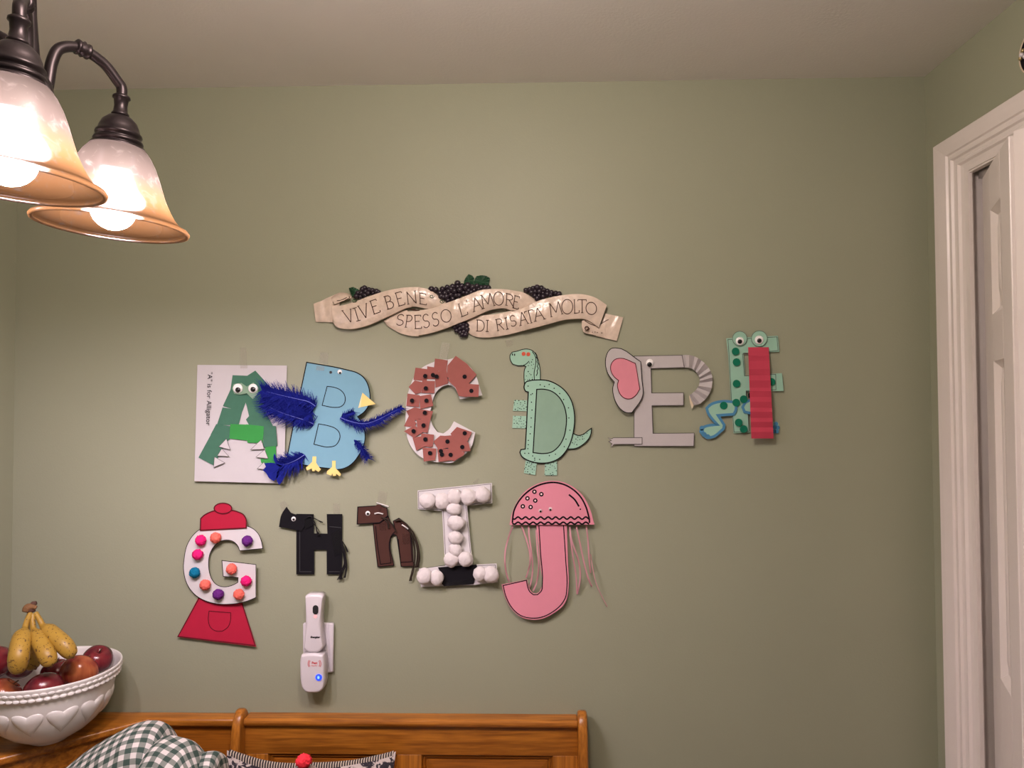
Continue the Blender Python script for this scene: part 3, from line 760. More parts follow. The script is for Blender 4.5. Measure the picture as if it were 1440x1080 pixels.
speckle(DD((210, 200), (270, 120), (280, 200), (270, 290), (206, 300)), 0.0041, 16, head)
for pts in (((125, 445), (222, 448), (222, 530), (115, 528)), ((115, 565), (216, 568), (214, 662), (110, 658)), ((212, 905), (298, 918), (293, 945), (285, 1015), (198, 1000)), ((358, 925), (450, 905), (450, 1018), (355, 1017))):
    pp = DD(*pts); o = sheet('leg', pp, 0.0030, M_mint, ct); speckle(pp, 0.0036, 20, o)
tl = sm(DD((560, 690), (590, 708), (615, 715), (650, 705), (690, 675), (712, 660), (708, 700), (690, 740), (645, 785), (590, 814), (535, 818), (520, 790)))
tail = sheet('tail', tl, 0.0045, M_mint, ct); ink('outline', [(tl, True)], 0.9, 0.0049, M_ink, tail)
speckle(DD((590, 725), (680, 695), (665, 745), (590, 800), (555, 790)), 0.0051, 14, tail)
bd = sm(DD((203, 328), (215, 309), (240, 300), (300, 293), (385, 300), (450, 328), (510, 375), (555, 442), (578, 520), (584, 600), (575, 680), (555, 760), (520, 830), (470, 885), (410, 915), (340, 925), (270, 917), (215, 897), (180, 870), (168, 843), (176, 822), (208, 818), (216, 690), (225, 500), (232, 385), (212, 380), (200, 355)))
body = sheet('letter_body', bd, off(lambda x, y: dD, 0), M_mint, ct)
ib = sm(DD((296, 365), (350, 364), (412, 381), (462, 420), (500, 482), (520, 560), (518, 650), (500, 732), (460, 800), (410, 840), (350, 852), (268, 845)))
ink('outline', [(bd, True), (ib, True)], 1.05, dD+0.0004, M_ink, body)
inner = sheet('middle_panel', ib, dD+0.0002, mat('dusty_mint_paper', (0.25, 0.40, 0.30), 0.8), ct, 0.0001)
v, f = dots_geo([(*DD(q)[0], 0.85) for q in ((230, 340), (322, 330), (355, 342), (390, 328), (428, 357), (470, 397), (500, 442), (537, 505), (540, 582), (548, 675), (518, 743), (505, 800), (438, 857), (392, 868), (318, 897), (280, 888), (280, 902), (265, 870), (205, 850), (228, 815), (232, 785), (232, 752), (246, 702), (252, 650), (254, 582), (260, 522), (256, 462), (263, 398), (252, 405), (235, 850))], 0.8, dD+0.0006, 8)
mk('speckles', v, f, M_ink, body)['kind'] = 'stuff'
tape(DD((55, -8), (120, -8), (112, 28), (70, 42)), 0.0015, ct)

# ------------------------------------------------------------------ E, the elephant
E_ = frame(840, 470, 6.355)
ct = thing('elephant_letter_craft', 'grey paper letter E made into an elephant with a pink ear and pleated trunk', 'letter craft', P(915, 565, 0.003))
eb = E_((330, 195), (762, 187), (778, 297), (478, 305), (485, 525), (770, 523), (770, 635), (488, 638), (497, 886), (866, 883), (862, 1000), (328, 1000))
dE = lambda x, y: 0.005+0.00004*(x-890)
body = sheet('letter_body', eb, dE, M_grey, ct)
ink('outline', [(eb, True)], 0.55, off(dE, 0.0004), M_greyink, body)
ear = sm(E_((388, 246), (165, 122), (130, 126), (102, 148), (80, 195), (72, 250), (80, 310), (105, 370), (152, 427), (138, 480), (145, 550), (175, 625), (215, 675), (268, 702), (310, 700), (406, 548), (398, 400), (393, 320)))
eo = sheet('ear', ear, lambda x, y: 0.012+0.00012*(905-x), M_grey, ct); ink('outline', [(ear, True)], 0.7, lambda x, y: 0.0124+0.00012*(905-x), M_ink, eo)
ie = sm(E_((340, 260), (205, 215), (165, 222), (132, 252), (118, 298), (130, 350), (155, 385), (190, 413), (180, 450), (188, 500), (215, 550), (255, 576), (295, 577), (340, 550), (380, 490), (365, 400), (350, 310)))
io = sheet('inner_ear', ie, lambda x, y: 0.0128+0.00012*(905-x), M_pinkear, ct, 0.0004); ink('outline', [(ie, True)], 0.7, lambda x, y: 0.0132+0.00012*(905-x), M_redink, io)
(ex, ey), (fx, fy_) = E_((470, 256), (467, 270)); googly('googly_eye', ex, ey, 5.6, fx, fy_, 3.5, 0.0068, ct)
outer = [Vector((*q, 0)) for q in E_((760, 187), (820, 185), (885, 205), (945, 245), (995, 300), (1022, 355), (1030, 420), (1015, 500), (975, 570), (920, 620), (862, 636))]
innr = [Vector((*q, 0)) for q in E_((778, 297), (830, 302), (870, 325), (900, 362), (915, 402), (912, 442), (890, 487), (850, 527), (822, 545))]
oc, ic = catmull(outer, 4), catmull(innr, 5)
NP = 19
v = []; f = []
for i in range(NP):
    t = i/(NP-1); a = oc[int(round(t*(len(oc)-1)))]; b = ic[int(round(t*(len(ic)-1)))]
    d = 0.0105 if i == 0 else (0.009 if i % 2 else 0.019)
    v += [P(a.x, a.y, d), P(b.x, b.y, d*0.75)]
    if i: f.append((2*i-2, 2*i-1, 2*i+1, 2*i))
k = len(v); v += [Vector((q.x, q.y+0.0006, q.z)) for q in v]
f += [tuple(k+j for j in reversed(q)) for q in f]
f += [(2*i-2, 2*i, k+2*i, k+2*i-2) for i in range(1, NP)]+[(2*i-1, k+2*i-1, k+2*i+1, 2*i+1) for i in range(1, NP)]
trunk = mk('pleated_trunk', v, f, M_grey, ct)
ink('outline', [(E_((757, 187), (777, 298)), False)], 0.6, 0.0125, M_greyink, trunk)
sheet('trunk_tip', E_((820, 545), (862, 636), (845, 666), (828, 610)), lambda x, y: 0.012, mat('cream_paper', (0.72, 0.62, 0.45), 0.8), ct)
tl = E_((145, 925), (400, 924), (400, 982), (150, 984), (120, 1012), (132, 978), (102, 960), (126, 950), (95, 925), (128, 935))
o = sheet('tail_strip', tl, 0.0070, M_grey, ct); ink('outline', [(tl, True)], 0.5, 0.0074, M_greyink, o)

# ------------------------------------------------------------------ F, the frog
FR = frame(970, 450, 6)
ct = thing('frog_letter_craft', 'pale green letter F made into a frog with a long pleated red tongue', 'letter craft', P(1045, 545, 0.003))
fb = FR((308, 155), (742, 133), (756, 268), (452, 278), (468, 470), (778, 448), (792, 600), (472, 602), (490, 790), (506, 948), (370, 956), (345, 640), (325, 300))
body = sheet('letter_body', fb, 0.006, M_frog, ct)
ink('outline', [(FR((322, 165), (735, 143), (745, 258), (445, 287), (462, 472), (725, 458), (728, 588), (476, 598), (492, 800), (500, 940), (374, 946), (350, 640), (332, 300)), True)], 0.5, 0.0064, M_greyink, body)
def frog_limb(name, pts, d):
    o = sheet(name, pts, d, M_frog, ct); ink('blue_outline', [(pts, True)], 2.6, d+0.0004, M_bluemark, o); return o
lg = frog_limb('frog_leg', sm(FR((368, 692), (300, 686), (235, 692), (175, 715), (143, 745), (155, 785), (190, 835), (232, 882), (150, 892), (100, 910), (92, 940), (115, 970), (150, 990), (180, 990), (285, 918), (290, 885), (238, 805), (370, 795), (388, 760), (386, 715))), 0.0085)
for q in ((103, 912), (100, 940), (122, 966), (152, 984)):
    (x, y), = FR(q); sheet('toe', circ(x, y, 3.4), 0.0093, M_bluemark, lg, 0.0004)
frog_limb('frog_arm', sm(FR((520, 672), (468, 698), (446, 735), (462, 775), (522, 788))), 0.0085)
fo = sheet('frog_foot', sm(FR((690, 858), (725, 858), (750, 870), (755, 910), (742, 950), (700, 960))), 0.004, M_frog, ct)
for q in ((728, 876), (742, 908), (735, 940), (718, 905), (712, 940)):
    (x, y), = FR(q); sheet('toe', circ(x, y, 2.9), 0.0050, M_bluemark, fo, 0.0004)
for q in ((387, 265), (395, 355), (395, 537), (392, 697), (455, 668), (413, 865), (455, 920), (287, 722), (690, 522)):
    (x, y), = FR(q); sheet('green_dot', circ(x, y, 5.4, 26), 0.0100, M_dotg, ct, 0.0005)
sheet('black_mark', FR((492, 620), (515, 612), (518, 660), (494, 655)), 0.0040, M_blackp, ct)
for cx, cy, r, wx, wy, wr, px_, py_, pr in ((422, 157, 64, 422, 178, 35, 423, 182, 20), (587, 157, 69, 585, 168, 37, 587, 174, 20)):
    (x, y), = FR((cx, cy)); o = sheet('eye_bump', circ(x, y, r/6, 30), 0.0085, M_frog, ct); ink('outline', [(circ(x, y, r/6-0.4, 30), True)], 0.4, 0.0089, M_greyink, o)
    (x, y), (u, w) = FR((wx, wy), (px_, py_)); googly('googly_eye', x, y, wr/6, u, w, pr/6, 0.0092, ct, 0.35)
ys = [230, 300, 345, 415, 465, 510, 570, 600, 650, 690, 740, 775, 825, 860, 905, 945, 1000]
v = []; f = []
for i, y in enumerate(ys):
    t = (y-230)/770
    xl_, xr_ = 493+(520-493)*t, 666+(707-666)*t
    d = 0.009+0.017*math.sin(PI*min(1, t*1.15)*0.62)+(0.0032 if i % 2 else 0.0)
    for x in (xl_, xr_):
        (a, b), = FR((x, y)); v.append(P(a, b, d))
    if i: f.append((2*i-2, 2*i, 2*i+1, 2*i-1))
k = len(v); v += [Vector((q.x, q.y+0.0006, q.z)) for q in v]; f += [tuple(k+j for j in reversed(q)) for q in f]
n = len(ys)
f += [(2*i-2, k+2*i-2, k+2*i, 2*i) for i in range(1, n)]+[(2*i-1, 2*i+1, k+2*i+1, k+2*i-1) for i in range(1, n)]
mk('pleated_tongue', v, f, M_tongue, ct)

# ------------------------------------------------------------------ G, the gumball machine
G = frame(230, 690, 4.695)
ct = thing('gumball_letter_craft', 'white letter G made into a gumball machine with red cap, red base and pom-poms', 'letter craft', P(305, 810, 0.003))
dG = lambda x, y: 0.0095+0.00012*(x-300)
bs = sm(G((230, 706), (520, 740), (612, 1030), (90, 966)), sharp=20)
base = sheet('machine_base', bs, lambda x, y: 0.004+0.0001*(y-850), M_red, ct)
ink('outline', [(G((236, 706), (95, 962), (604, 1022), (518, 744)), False)], 0.9, lambda x, y: 0.0046+0.0001*(y-850), M_redink, base)
ink('chute_outline', [(sm(G((300, 795), (443, 806), (441, 860), (425, 900), (388, 928), (345, 926), (310, 902), (296, 860))), True)], 0.7, lambda x, y: 0.0046+0.0001*(y-850), M_redink, base)
go = sm(G((655, 382), (645, 330), (625, 285), (592, 252), (545, 232), (470, 222), (400, 222), (310, 232), (240, 255), (190, 300), (155, 360), (137, 440), (132, 520), (145, 590), (175, 650), (225, 700), (290, 732), (360, 748), (440, 749), (520, 738), (575, 720), (610, 705), (610, 488), (385, 461), (394, 566), (492, 573), (490, 606), (450, 626), (405, 635), (360, 626), (322, 590), (303, 540), (297, 480), (305, 420), (330, 372), (365, 340), (410, 326), (455, 333), (487, 360), (503, 396)))
body = sheet('letter_body', go, dG, M_paper, ct)
ink('outline', [(go, True)], 0.6, off(dG, 0.0004), M_ink, body)
cp = sm(G((243, 262), (245, 185), (265, 165), (300, 145), (345, 131), (395, 127), (450, 130), (490, 140), (525, 157), (542, 182), (546, 246)))
co_ = sheet('machine_cap', cp, off(dG, 0.0020), M_red, ct); ink('outline', [(cp, True)], 1.2, off(dG, 0.0024), M_redink, co_)
(x, y), = G((392, 117)); kb = sheet('cap_knob', circ(x, y, 12.6, 28, 7.6), off(dG, 0.0030), M_red, ct); ink('outline', [(circ(x, y, 12.4, 28, 7.4), True)], 1.1, off(dG, 0.0034), M_redink, kb)
def fuzz(seed):
    r = random.Random(seed)
    return lambda p: p*(1+r.uniform(-0.13, 0.10))*(1+0.07*mnoise.noise(p*2.2+Vector((seed, 0, 0))))
POM = {'magenta': (0.80, 0.02, 0.19), 'coral': (0.95, 0.17, 0.13), 'purple': (0.13, 0.025, 0.20), 'teal': (0.008, 0.17, 0.31)}
for i, (c, x, y) in enumerate((('magenta', 245, 328), ('coral', 343, 311), ('purple', 552, 332), ('magenta', 225, 422), ('teal', 205, 542), ('coral', 275, 622), ('purple', 360, 685), ('coral', 497, 685), ('magenta', 545, 597), ('coral', 448, 517))):
    (u, w), = G((x, y)); d = dG(u, w)
    p = P(u, w, d+0.009)
    ball('pom_pom', p, 0.0125, mat('pom_'+c, POM[c], 0.95, 0.1, vary=0.25, vscale=300), ct, 4, (1, 0.8, 1), fuzz(i+1))

# ------------------------------------------------------------------ H and h, the two horses
H = frame(380, 700, 6.545)
ct = thing('black_horse_letter_craft', 'black paper capital letter H made into a horse with yarn mane and tail', 'letter craft', P(445, 765, 0.003))
hb = H((240, 148), (400, 150), (402, 328), (526, 330), (520, 150), (663, 150), (660, 706), (520, 706), (519, 480), (405, 480), (405, 706), (240, 706))
dH = 0.006
body = sheet('letter_body', hb, dH, M_blackp, ct)
M_graphite = mat('shiny_pencil_line', (0.05, 0.05, 0.055), 0.4)
ink('outline', [(H((272, 300), (272, 680), (380, 680)), False), (H((540, 680), (640, 680)), False), (H((545, 265), (655, 275)), False)], 0.5, dH+0.0004, M_graphite, body)
hd = sheet('horse_head', sm(H((150, 82), (190, 138), (240, 155), (395, 152), (340, 230), (285, 308), (80, 268), (105, 150)), sharp=25), 0.009, M_blackp, ct)
(ex, ey), (fx, fy_) = H((215, 195), (215, 199)); googly('googly_eye', ex, ey, 3.3, fx, fy_, 1.8, 0.0095, ct)
def yarn(name, strands, rad, material, parent):
    v, f = join_geo([tube(None, catmull([P(x, y, d) for (x, y), d in s], 6), rad, material, None, 5) for s in strands])
    return mk(name, v, f, material, parent, True)
ry = random.Random(11)
def jitter(base, d, n, a=5): return [[(H((x+ry.uniform(-a, a)*(0.4+i), y+ry.uniform(-a, a)))[0], d+ry.uniform(0, 0.004)) for i, (x, y) in enumerate(base)] for _ in range(n)]
yarn('mane', jitter([(330, 190), (370, 170), (420, 195), (480, 228)], 0.010, 3, 3)+jitter([(380, 180), (410, 240), (435, 300), (445, 345)], 0.010, 4, 5), 0.0009, M_blackyarn, ct)
yarn('tail', jitter([(655, 390), (675, 420), (695, 455), (712, 500)], 0.008, 2, 2)+jitter([(655, 400), (675, 500), (690, 600), (650, 690), (640, 750)], 0.008, 9, 6)+jitter([(660, 400), (690, 520), (700, 640), (686, 735)], 0.008, 5, 4), 0.0010, M_blackyarn, ct)
M_gloss = bpy.data.materials.new('glossy_tape'); M_gloss.use_nodes = True
_g = M_gloss.node_tree.nodes['Principled BSDF']; _g.inputs['Base Color'].default_value = (0.02, 0.02, 0.022, 1); _g.inputs['Roughness'].default_value = 0.16; _g.inputs['Alpha'].default_value = 0.25
sheet('glossy_tape', H((560, 330), (640, 290), (655, 300), (640, 520), (590, 540)), lambda x, y: 0.0072+0.00008*(x-470), M_gloss, ct, 0.0001)
sheet('glossy_tape', H((310, 190), (395, 190), (400, 250), (320, 285)), lambda x, y: 0.0108, M_gloss, ct, 0.0001)
tape(H((90, 50), (130, 22), (170, 70), (150, 110), (110, 140)), 0.0015, ct)
tape(H((580, 55), (640, 55), (640, 160), (580, 160)), 0.0015, ct)

ct = thing('brown_horse_letter_craft', 'dark brown paper small letter h made into a horse with a yarn tail', 'letter craft', P(545, 755, 0.003))
bh = sm(H((946, 235), (1010, 130), (1080, 155), (1095, 195), (1150, 300), (1132, 215), (1185, 188), (1235, 225), (1285, 290), (1305, 420), (1318, 630), (1205, 632), (1180, 450), (1165, 352), (1140, 334), (1112, 358), (1103, 420), (1138, 622), (990, 636), (965, 420)), sharp=30)
body = sheet('letter_body', bh, 0.006, M_horse, ct)
ink('outline', [(bh, True), (sm(H((1150, 310), (1125, 335), (1105, 375), (1112, 600), (1015, 612), (985, 420), (970, 260)), False), False), (sm(H((1190, 220), (1260, 290), (1290, 330), (1305, 588), (1200, 595), (1178, 380)), False, 30), False)], 0.8, 0.0064, M_ink, body)
hh = H((806, 85), (1012, 72), (1075, 96), (1083, 165), (1008, 230), (800, 242))
hd = sheet('horse_head', hh, 0.0085, M_horse, ct); ink('outline', [(hh, True)], 0.9, 0.0089, M_ink, hd)
(ex, ey), (fx, fy_) = H((898, 144), (898, 147)); googly('googly_eye', ex, ey, 3.4, fx, fy_, 1.9, 0.009, ct)
sheet('ear_flap', H((962, 78), (985, 62), (1020, 66), (1018, 110), (1000, 120)), 0.0100, M_horse, ct)
yarn('mane', jitter([(1020, 180), (1080, 200), (1130, 260), (1160, 320)], 0.009, 4, 3)+jitter([(1040, 190), (1080, 230), (1090, 280)], 0.009, 3, 4), 0.0009, M_oliveyarn, ct)
yarn('tail', jitter([(1150, 215), (1200, 205), (1255, 245), (1310, 320), (1350, 430), (1365, 560), (1350, 640)], 0.009, 10, 3.0)+jitter([(1280, 300), (1325, 420), (1330, 560), (1310, 680), (1290, 765)], 0.008, 5, 2.5), 0.0011, M_oliveyarn, ct)
M_shine = bpy.data.materials.new('pale_tape_glint'); M_shine.use_nodes = True  # pale strands painted in as glints on the tape
_g = M_shine.node_tree.nodes['Principled BSDF']; _g.inputs['Base Color'].default_value = (0.8, 0.78, 0.75, 1); _g.inputs['Roughness'].default_value = 0.15; _g.inputs['Alpha'].default_value = 0.75
yarn('tape_glint', [[(H((960, 148))[0], 0.0100), (H((995, 140))[0], 0.0105), (H((1040, 150))[0], 0.0100)], [(H((1212, 248))[0], 0.0100), (H((1240, 265))[0], 0.0105), (H((1270, 288))[0], 0.0100)], [(H((978, 45))[0], 0.0020), (H((1030, 62))[0], 0.0022), (H((1090, 82))[0], 0.0020)]], 0.0018, M_shine, ct)
M_gloss2 = M_gloss.copy(); M_gloss2.node_tree.nodes['Principled BSDF'].inputs['Base Color'].default_value = (0.10, 0.045, 0.035, 1)
sheet('glossy_tape', H((1000, 225), (1060, 215), (1070, 300), (1010, 300)), 0.0072, M_gloss2, ct, 0.0001)
sheet('glossy_tape', H((1215, 330), (1285, 325), (1285, 420), (1220, 430)), 0.0072, M_gloss2, ct, 0.0001)
tape([(533, 690), (545, 693), (542, 712), (530, 708)], 0.0015, ct)

# ------------------------------------------------------------------ I, the cotton ball letter
I = frame(570, 670, 6.353)
ct = thing('cotton_letter_craft', 'white letter I covered in cotton balls with a black paper piece at its foot', 'letter craft', P(645, 752, 0.003))
dI = lambda x, y: 0.009+0.00006*(x-640)
ib = I((110, 125), (772, 58), (777, 238), (550, 262), (570, 480), (592, 700), (602, 790), (815, 778), (826, 945), (615, 968), (345, 978), (140, 988), (120, 822), (355, 800), (342, 560), (328, 308), (112, 292))
body = sheet('letter_body', ib, dI, M_paper, ct, 0.0008)
ink('outline', [(I((118, 135), (762, 68), (767, 230), (540, 255), (582, 688), (598, 800), (805, 790), (815, 935)), False), (I((118, 135), (120, 284), (338, 300), (365, 790), (135, 826)), False)], 0.45, off(dI, 0.0004), M_greyink, body)
sheet('black_paper_piece', I((290, 812), (635, 788), (642, 805), (612, 962), (348, 982), (325, 960), (335, 900)), off(dI, 0.0015), M_blackp, ct)
sheet('glossy_tape', I((355, 950), (610, 905), (618, 950), (350, 982)), off(dI, 0.0024), M_gloss, ct, 0.0001)
tape(I((600, 55), (655, 15), (652, 60), (620, 70)), 0.002, ct)
tape(I((365, 985), (660, 950), (665, 985), (370, 1020)), 0.0015, ct)
def cotton(seed):
    o = Vector((seed*3.1, seed*1.7, 0))
    return lambda p: p*(1+0.16*mnoise.noise(p*0.9+o)+0.07*mnoise.noise(p*2.4+o)+0.03*mnoise.noise(p*7+o))
for i, (x, y, r, sx, sz) in enumerate(((198, 218, 68, 1.05, 0.95), (325, 222, 60, 0.98, 1.1), (440, 180, 62, 1, 1.1), (565, 180, 66, 1.05, 1), (692, 165, 64, 1, 1.05), (436, 292, 60, 1.1, 0.85), (452, 415, 66, 1.1, 0.92), (450, 548, 60, 1.05, 0.9), (447, 655, 56, 1, 1.05), (412, 745, 62, 1, 1), (538, 738, 64, 1, 1.02), (172, 890, 66, 1, 1), (280, 905, 60, 0.95, 1.05), (672, 870, 58, 1, 1.05), (765, 880, 62, 1, 1.08))):
    (u, w), = I((x, y)); R = r/6.353*1.82e-3
    ball('cotton_ball', P(u, w, dI(u, w)+R*0.62), R, M_cotton, ct, 4, (sx, 0.72, sz), cotton(i+1))

# ------------------------------------------------------------------ J, the jellyfish
J = frame(690, 665, 4.91)
ct = thing('jellyfish_letter_craft', 'pink letter J made into a jellyfish with round cap and hanging pink ribbons', 'letter craft', P(770, 775, 0.003))
RB = [[(155, 360), (125, 440), (102, 530), (98, 610), (108, 690), (128, 752)], [(212, 362), (240, 440), (268, 540), (272, 620), (255, 690), (243, 725)], [(262, 362), (266, 440), (280, 540), (290, 640), (283, 730), (268, 790)], [(314, 395), (322, 520), (332, 640), (318, 750), (293, 815)],
      [(545, 365), (560, 470), (605, 600), (618, 720), (598, 838)], [(548, 420), (565, 560), (588, 700), (597, 838)], [(590, 365), (615, 480), (645, 620), (675, 730), (700, 785)], [(660, 365), (672, 470), (678, 580), (690, 690)], [(690, 560), (705, 660), (735, 780), (805, 925)]]
for i, rb in enumerate(RB):
    pts = [(q.x, q.y) for q in catmull([Vector((*q, 0)) for q in J(*rb)], 6)]
    w = 2.0 if i < 8 else 1.1
    nn = len(pts); v = []; f = []
    for k, (x, y) in enumerate(pts):
        a, b = pts[max(k-1, 0)], pts[min(k+1, nn-1)]; tx, ty = b[0]-a[0], b[1]-a[1]; l = math.hypot(tx, ty)
        tw = math.sin(k*0.35+i)
        nx, ny = -ty/l*w/2, tx/l*w/2
        d = 0.006+0.010*math.sin(PI*k/nn)
        v += [P(x-nx, y-ny, d-0.001*tw), P(x+nx, y+ny, d+0.001*tw)]
        if k: f.append((2*k-2, 2*k-1, 2*k+1, 2*k))
    mk('ribbon', v, f, M_pinkrib, ct, True)
jb = sm(J((312, 345), (525, 345), (533, 600), (537, 800), (528, 860), (505, 910), (440, 965), (350, 1008), (270, 1012), (205, 992), (150, 945), (105, 870), (75, 772), (252, 736), (262, 785), (288, 826), (310, 835), (335, 824), (352, 785), (345, 650), (330, 480)))
dJ = lambda x, y: 0.010+0.00003*(y-740)
body = sheet('letter_body', jb, dJ, M_pink, ct)
ink('outline', [(sm(J((333, 362), (345, 560), (357, 760), (350, 815), (325, 840), (295, 841), (270, 820), (254, 780), (247, 741), (86, 778), (108, 860), (150, 935), (205, 983), (270, 1002), (345, 998), (430, 958), (490, 905), (518, 855), (526, 795), (518, 600), (503, 362)), False), False)], 0.95, off(dJ, 0.0004), M_ink, body)
jc = sm(J((130, 359), (150, 270), (185, 195), (245, 122), (325, 75), (415, 54), (500, 64), (570, 98), (632, 152), (680, 235), (716, 357)))
dJC = lambda x, y: 0.016+0.00004*(x-770)
cap_ = sheet('jellyfish_cap', jc, dJC, M_pink, ct)
def wave(y0, a): return [(150+k*5.3, y0+a*math.sin(k*5.3/52*2*PI)) for k in range(101)]
ink('outline', [(sm(J((152, 312), (160, 265), (185, 210), (235, 148), (305, 97), (380, 71), (430, 66), (500, 78), (562, 110), (620, 165), (658, 235), (680, 312)), False), False), (J(*wave(312, 8)), False), (J(*wave(347, 7)), False), (J((152, 312), (150, 345)), False), (J((681, 312), (682, 345)), False)], 1.55, off(dJC, 0.0005), M_ink, cap_)
ink('shine_line', [(sm(J((540, 150), (578, 182), (610, 232)), False), False)], 1.6, off(dJC, 0.0005), M_ink, cap_)
(x, y), = J((619, 251)); sheet('drawn_dot', circ(x, y, 1.1, 10), off(dJC, 0.0008), M_ink, cap_, 0.0002)
M_palepink = mat('pale_pink', (0.85, 0.6, 0.62), 0.8)
for q in ((302, 130), (350, 147), (254, 176), (308, 191), (222, 231), (276, 236)):
    (x, y), = J(q); o = sheet('drawn_ring', circ(x, y, 3.2, 18), off(dJC, 0.0007), M_ink, cap_, 0.0002)
    sheet('ring_middle', circ(x, y, 1.35, 12), off(dJC, 0.0009), M_palepink, ct, 0.0001)
for a, b in (((343, 262), (344, 266)), ((412, 248), (412, 255))):
    (x, y), (u, w) = J(a, b); googly('googly_eye', x, y, 2.5, u, w, 1.5, dJC(x, y)+0.0006, ct, 0.4, mat('dull_eye_white', (0.6, 0.5, 0.5), 0.3))

# ------------------------------------------------------------------ the motto banner
Lf, Mf, Rf = frame(430, 380, 9), frame(570, 380, 9), frame(720, 380, 8.47)
ban = thing('motto_banner', 'cream ribbon-shaped plaque with engraved Italian motto and dark grapes hung above the paper letters', 'wall plaque', P(655, 440, 0.003))
SURF = []
def resample(pts, n):
    p = [(q.x, q.y) for q in catmull([Vector((*a, 0)) for a in pts], 6)]
    l = [0]
    for i in range(1, len(p)): l.append(l[-1]+math.dist(p[i], p[i-1]))
    out = []
    for k in range(n):
        s = l[-1]*k/(n-1); i = 1
        while i < len(p)-1 and l[i] < s: i += 1
        t = (s-l[i-1])/max(l[i]-l[i-1], 1e-9)
        out.append((p[i-1][0]+(p[i][0]-p[i-1][0])*t, p[i-1][1]+(p[i][1]-p[i-1][1])*t))
    return out
def ribbon(name, topp, bot, dfun, bulge, thick=0.006, N=56, Mr=8, rough=0.0007, seed=0):
    a, b = resample(topp, N), resample(bot, N)
    v = []; f = []
    for i in range(N):
        t = i/(N-1)
        for j in range(Mr+1):
            s = j/Mr
            x, y = a[i][0]+(b[i][0]-a[i][0])*s, a[i][1]+(b[i][1]-a[i][1])*s
            e = 1-(2*s-1)**2
            d = dfun(t)+bulge*(e**0.7)+rough*mnoise.noise(Vector((x*0.12, y*0.16, seed)))*2
            v.append(P(x, y, d))
    w = Mr+1
    for i in range(N-1):
        for j in range(Mr): f.append((i*w+j, i*w+j+1, (i+1)*w+j+1, (i+1)*w+j))
    k = len(v)
    v2 = [Vector((q.x, min(-0.0006, q.y+thick), q.z)) for q in v]
    fb = [tuple(k+m_ for m_ in reversed(q)) for q in f]
    edge = [j for j in range(w)]+[i*w+Mr for i in range(1, N)]+[(N-1)*w+j for j in range(Mr-1, -1, -1)]+[i*w for i in range(N-2, 0, -1)]
    fe = [(edge[i], k+edge[i], k+edge[(i+1) % len(edge)], edge[(i+1) % len(edge)]) for i in range(len(edge))]
    o = mk(name, v+v2, f+fb+fe, M_plaster, ban, True)
    bm = bmesh.new(); bm.from_mesh(o.data); bmesh.ops.recalc_face_normals(bm, faces=bm.faces); bm.to_mesh(o.data); bm.free()
    try:
        o.data.set_sharp_from_angle(angle=math.radians(45))
    except Exception: pass
    SURF.append(BVHTree.FromPolygons([tuple(q) for q in v], f))
    return o
hump = lambda a, m_, b: (lambda t: a+(m_-a)*math.sin(PI*min(t/0.9, 1)/2)**1.0 if t < 0.45 else m_+(b-m_)*((t-0.45)/0.55)**2)
ribbon('ribbon_tail', Lf((98, 425), (150, 405), (205, 385), (260, 355), (320, 330), (400, 295), (440, 300)), Lf((125, 655), (160, 655), (200, 655), (250, 655), (300, 658), (360, 660), (400, 660)), lambda t: 0.004+0.002*math.sin(7*t)**2, 0.003, 0.0035, 24, 6, 0.001, 1)
ribbon('ribbon_curl', Lf((318, 345), (400, 292), (470, 283), (530, 292), (568, 318), (578, 345), (560, 380)), Lf((330, 450), (370, 430), (440, 400), (510, 375), (550, 360), (568, 360), (562, 392)), lambda t: 0.012+0.006*t, -0.004, 0.004, 24, 6, 0.0006, 2)
S1T = Lf((330, 440), (430, 452), (640, 390), (800, 330), (1000, 265), (1180, 228), (1300, 215), (1440, 213))+Mf((150, 214), (270, 235), (380, 295), (450, 350), (512, 412))
S1B = Lf((340, 640), (365, 690), (420, 730), (560, 746), (700, 722), (850, 672), (1000, 602), (1150, 532), (1260, 482), (1350, 462))+Mf((20, 465), (130, 460), (300, 490), (440, 480))
ribbon('ribbon_fold', S1T, S1B, hump(0.012, 0.020, 0.004), 0.004, 0.010, 64, 8, 0.0007, 3)
S2T = Lf((985, 640), (1060, 585), (1150, 540), (1280, 505))+Mf((30, 520), (250, 498), (400, 462), (510, 418), (680, 358), (850, 290), (950, 252), (1080, 238), (1250, 240), (1400, 262))+Rf((150, 270), (240, 325), (300, 372))
S2B = Lf((992, 645), (1020, 690), (1060, 722), (1180, 790), (1300, 825), (1440, 836))+Mf((150, 826), (300, 800), (500, 738), (700, 660), (850, 600), (1000, 532), (1100, 497), (1250, 480))+Rf((0, 478), (130, 462), (230, 430))
ribbon('ribbon_fold', S2T, S2B, hump(0.004, 0.022, 0.004), 0.004, 0.010, 64, 8, 0.0007, 4)
S3T = Mf((752, 690), (790, 630), (860, 592), (1000, 570), (1200, 545), (1350, 510))+Rf((0, 490), (150, 440), (300, 370), (450, 325), (600, 298), (750, 283), (880, 293), (1000, 330), (1130, 415))
S3B = Mf((756, 692), (775, 740), (800, 790), (850, 825), (950, 850), (1100, 846), (1300, 815))+Rf((0, 755), (200, 702), (400, 650), (600, 596), (720, 580), (850, 580), (930, 610), (1035, 682))
ribbon('ribbon_fold', S3T, S3B, hump(0.004, 0.022, 0.017), 0.004, 0.010, 64, 8, 0.0007, 5)
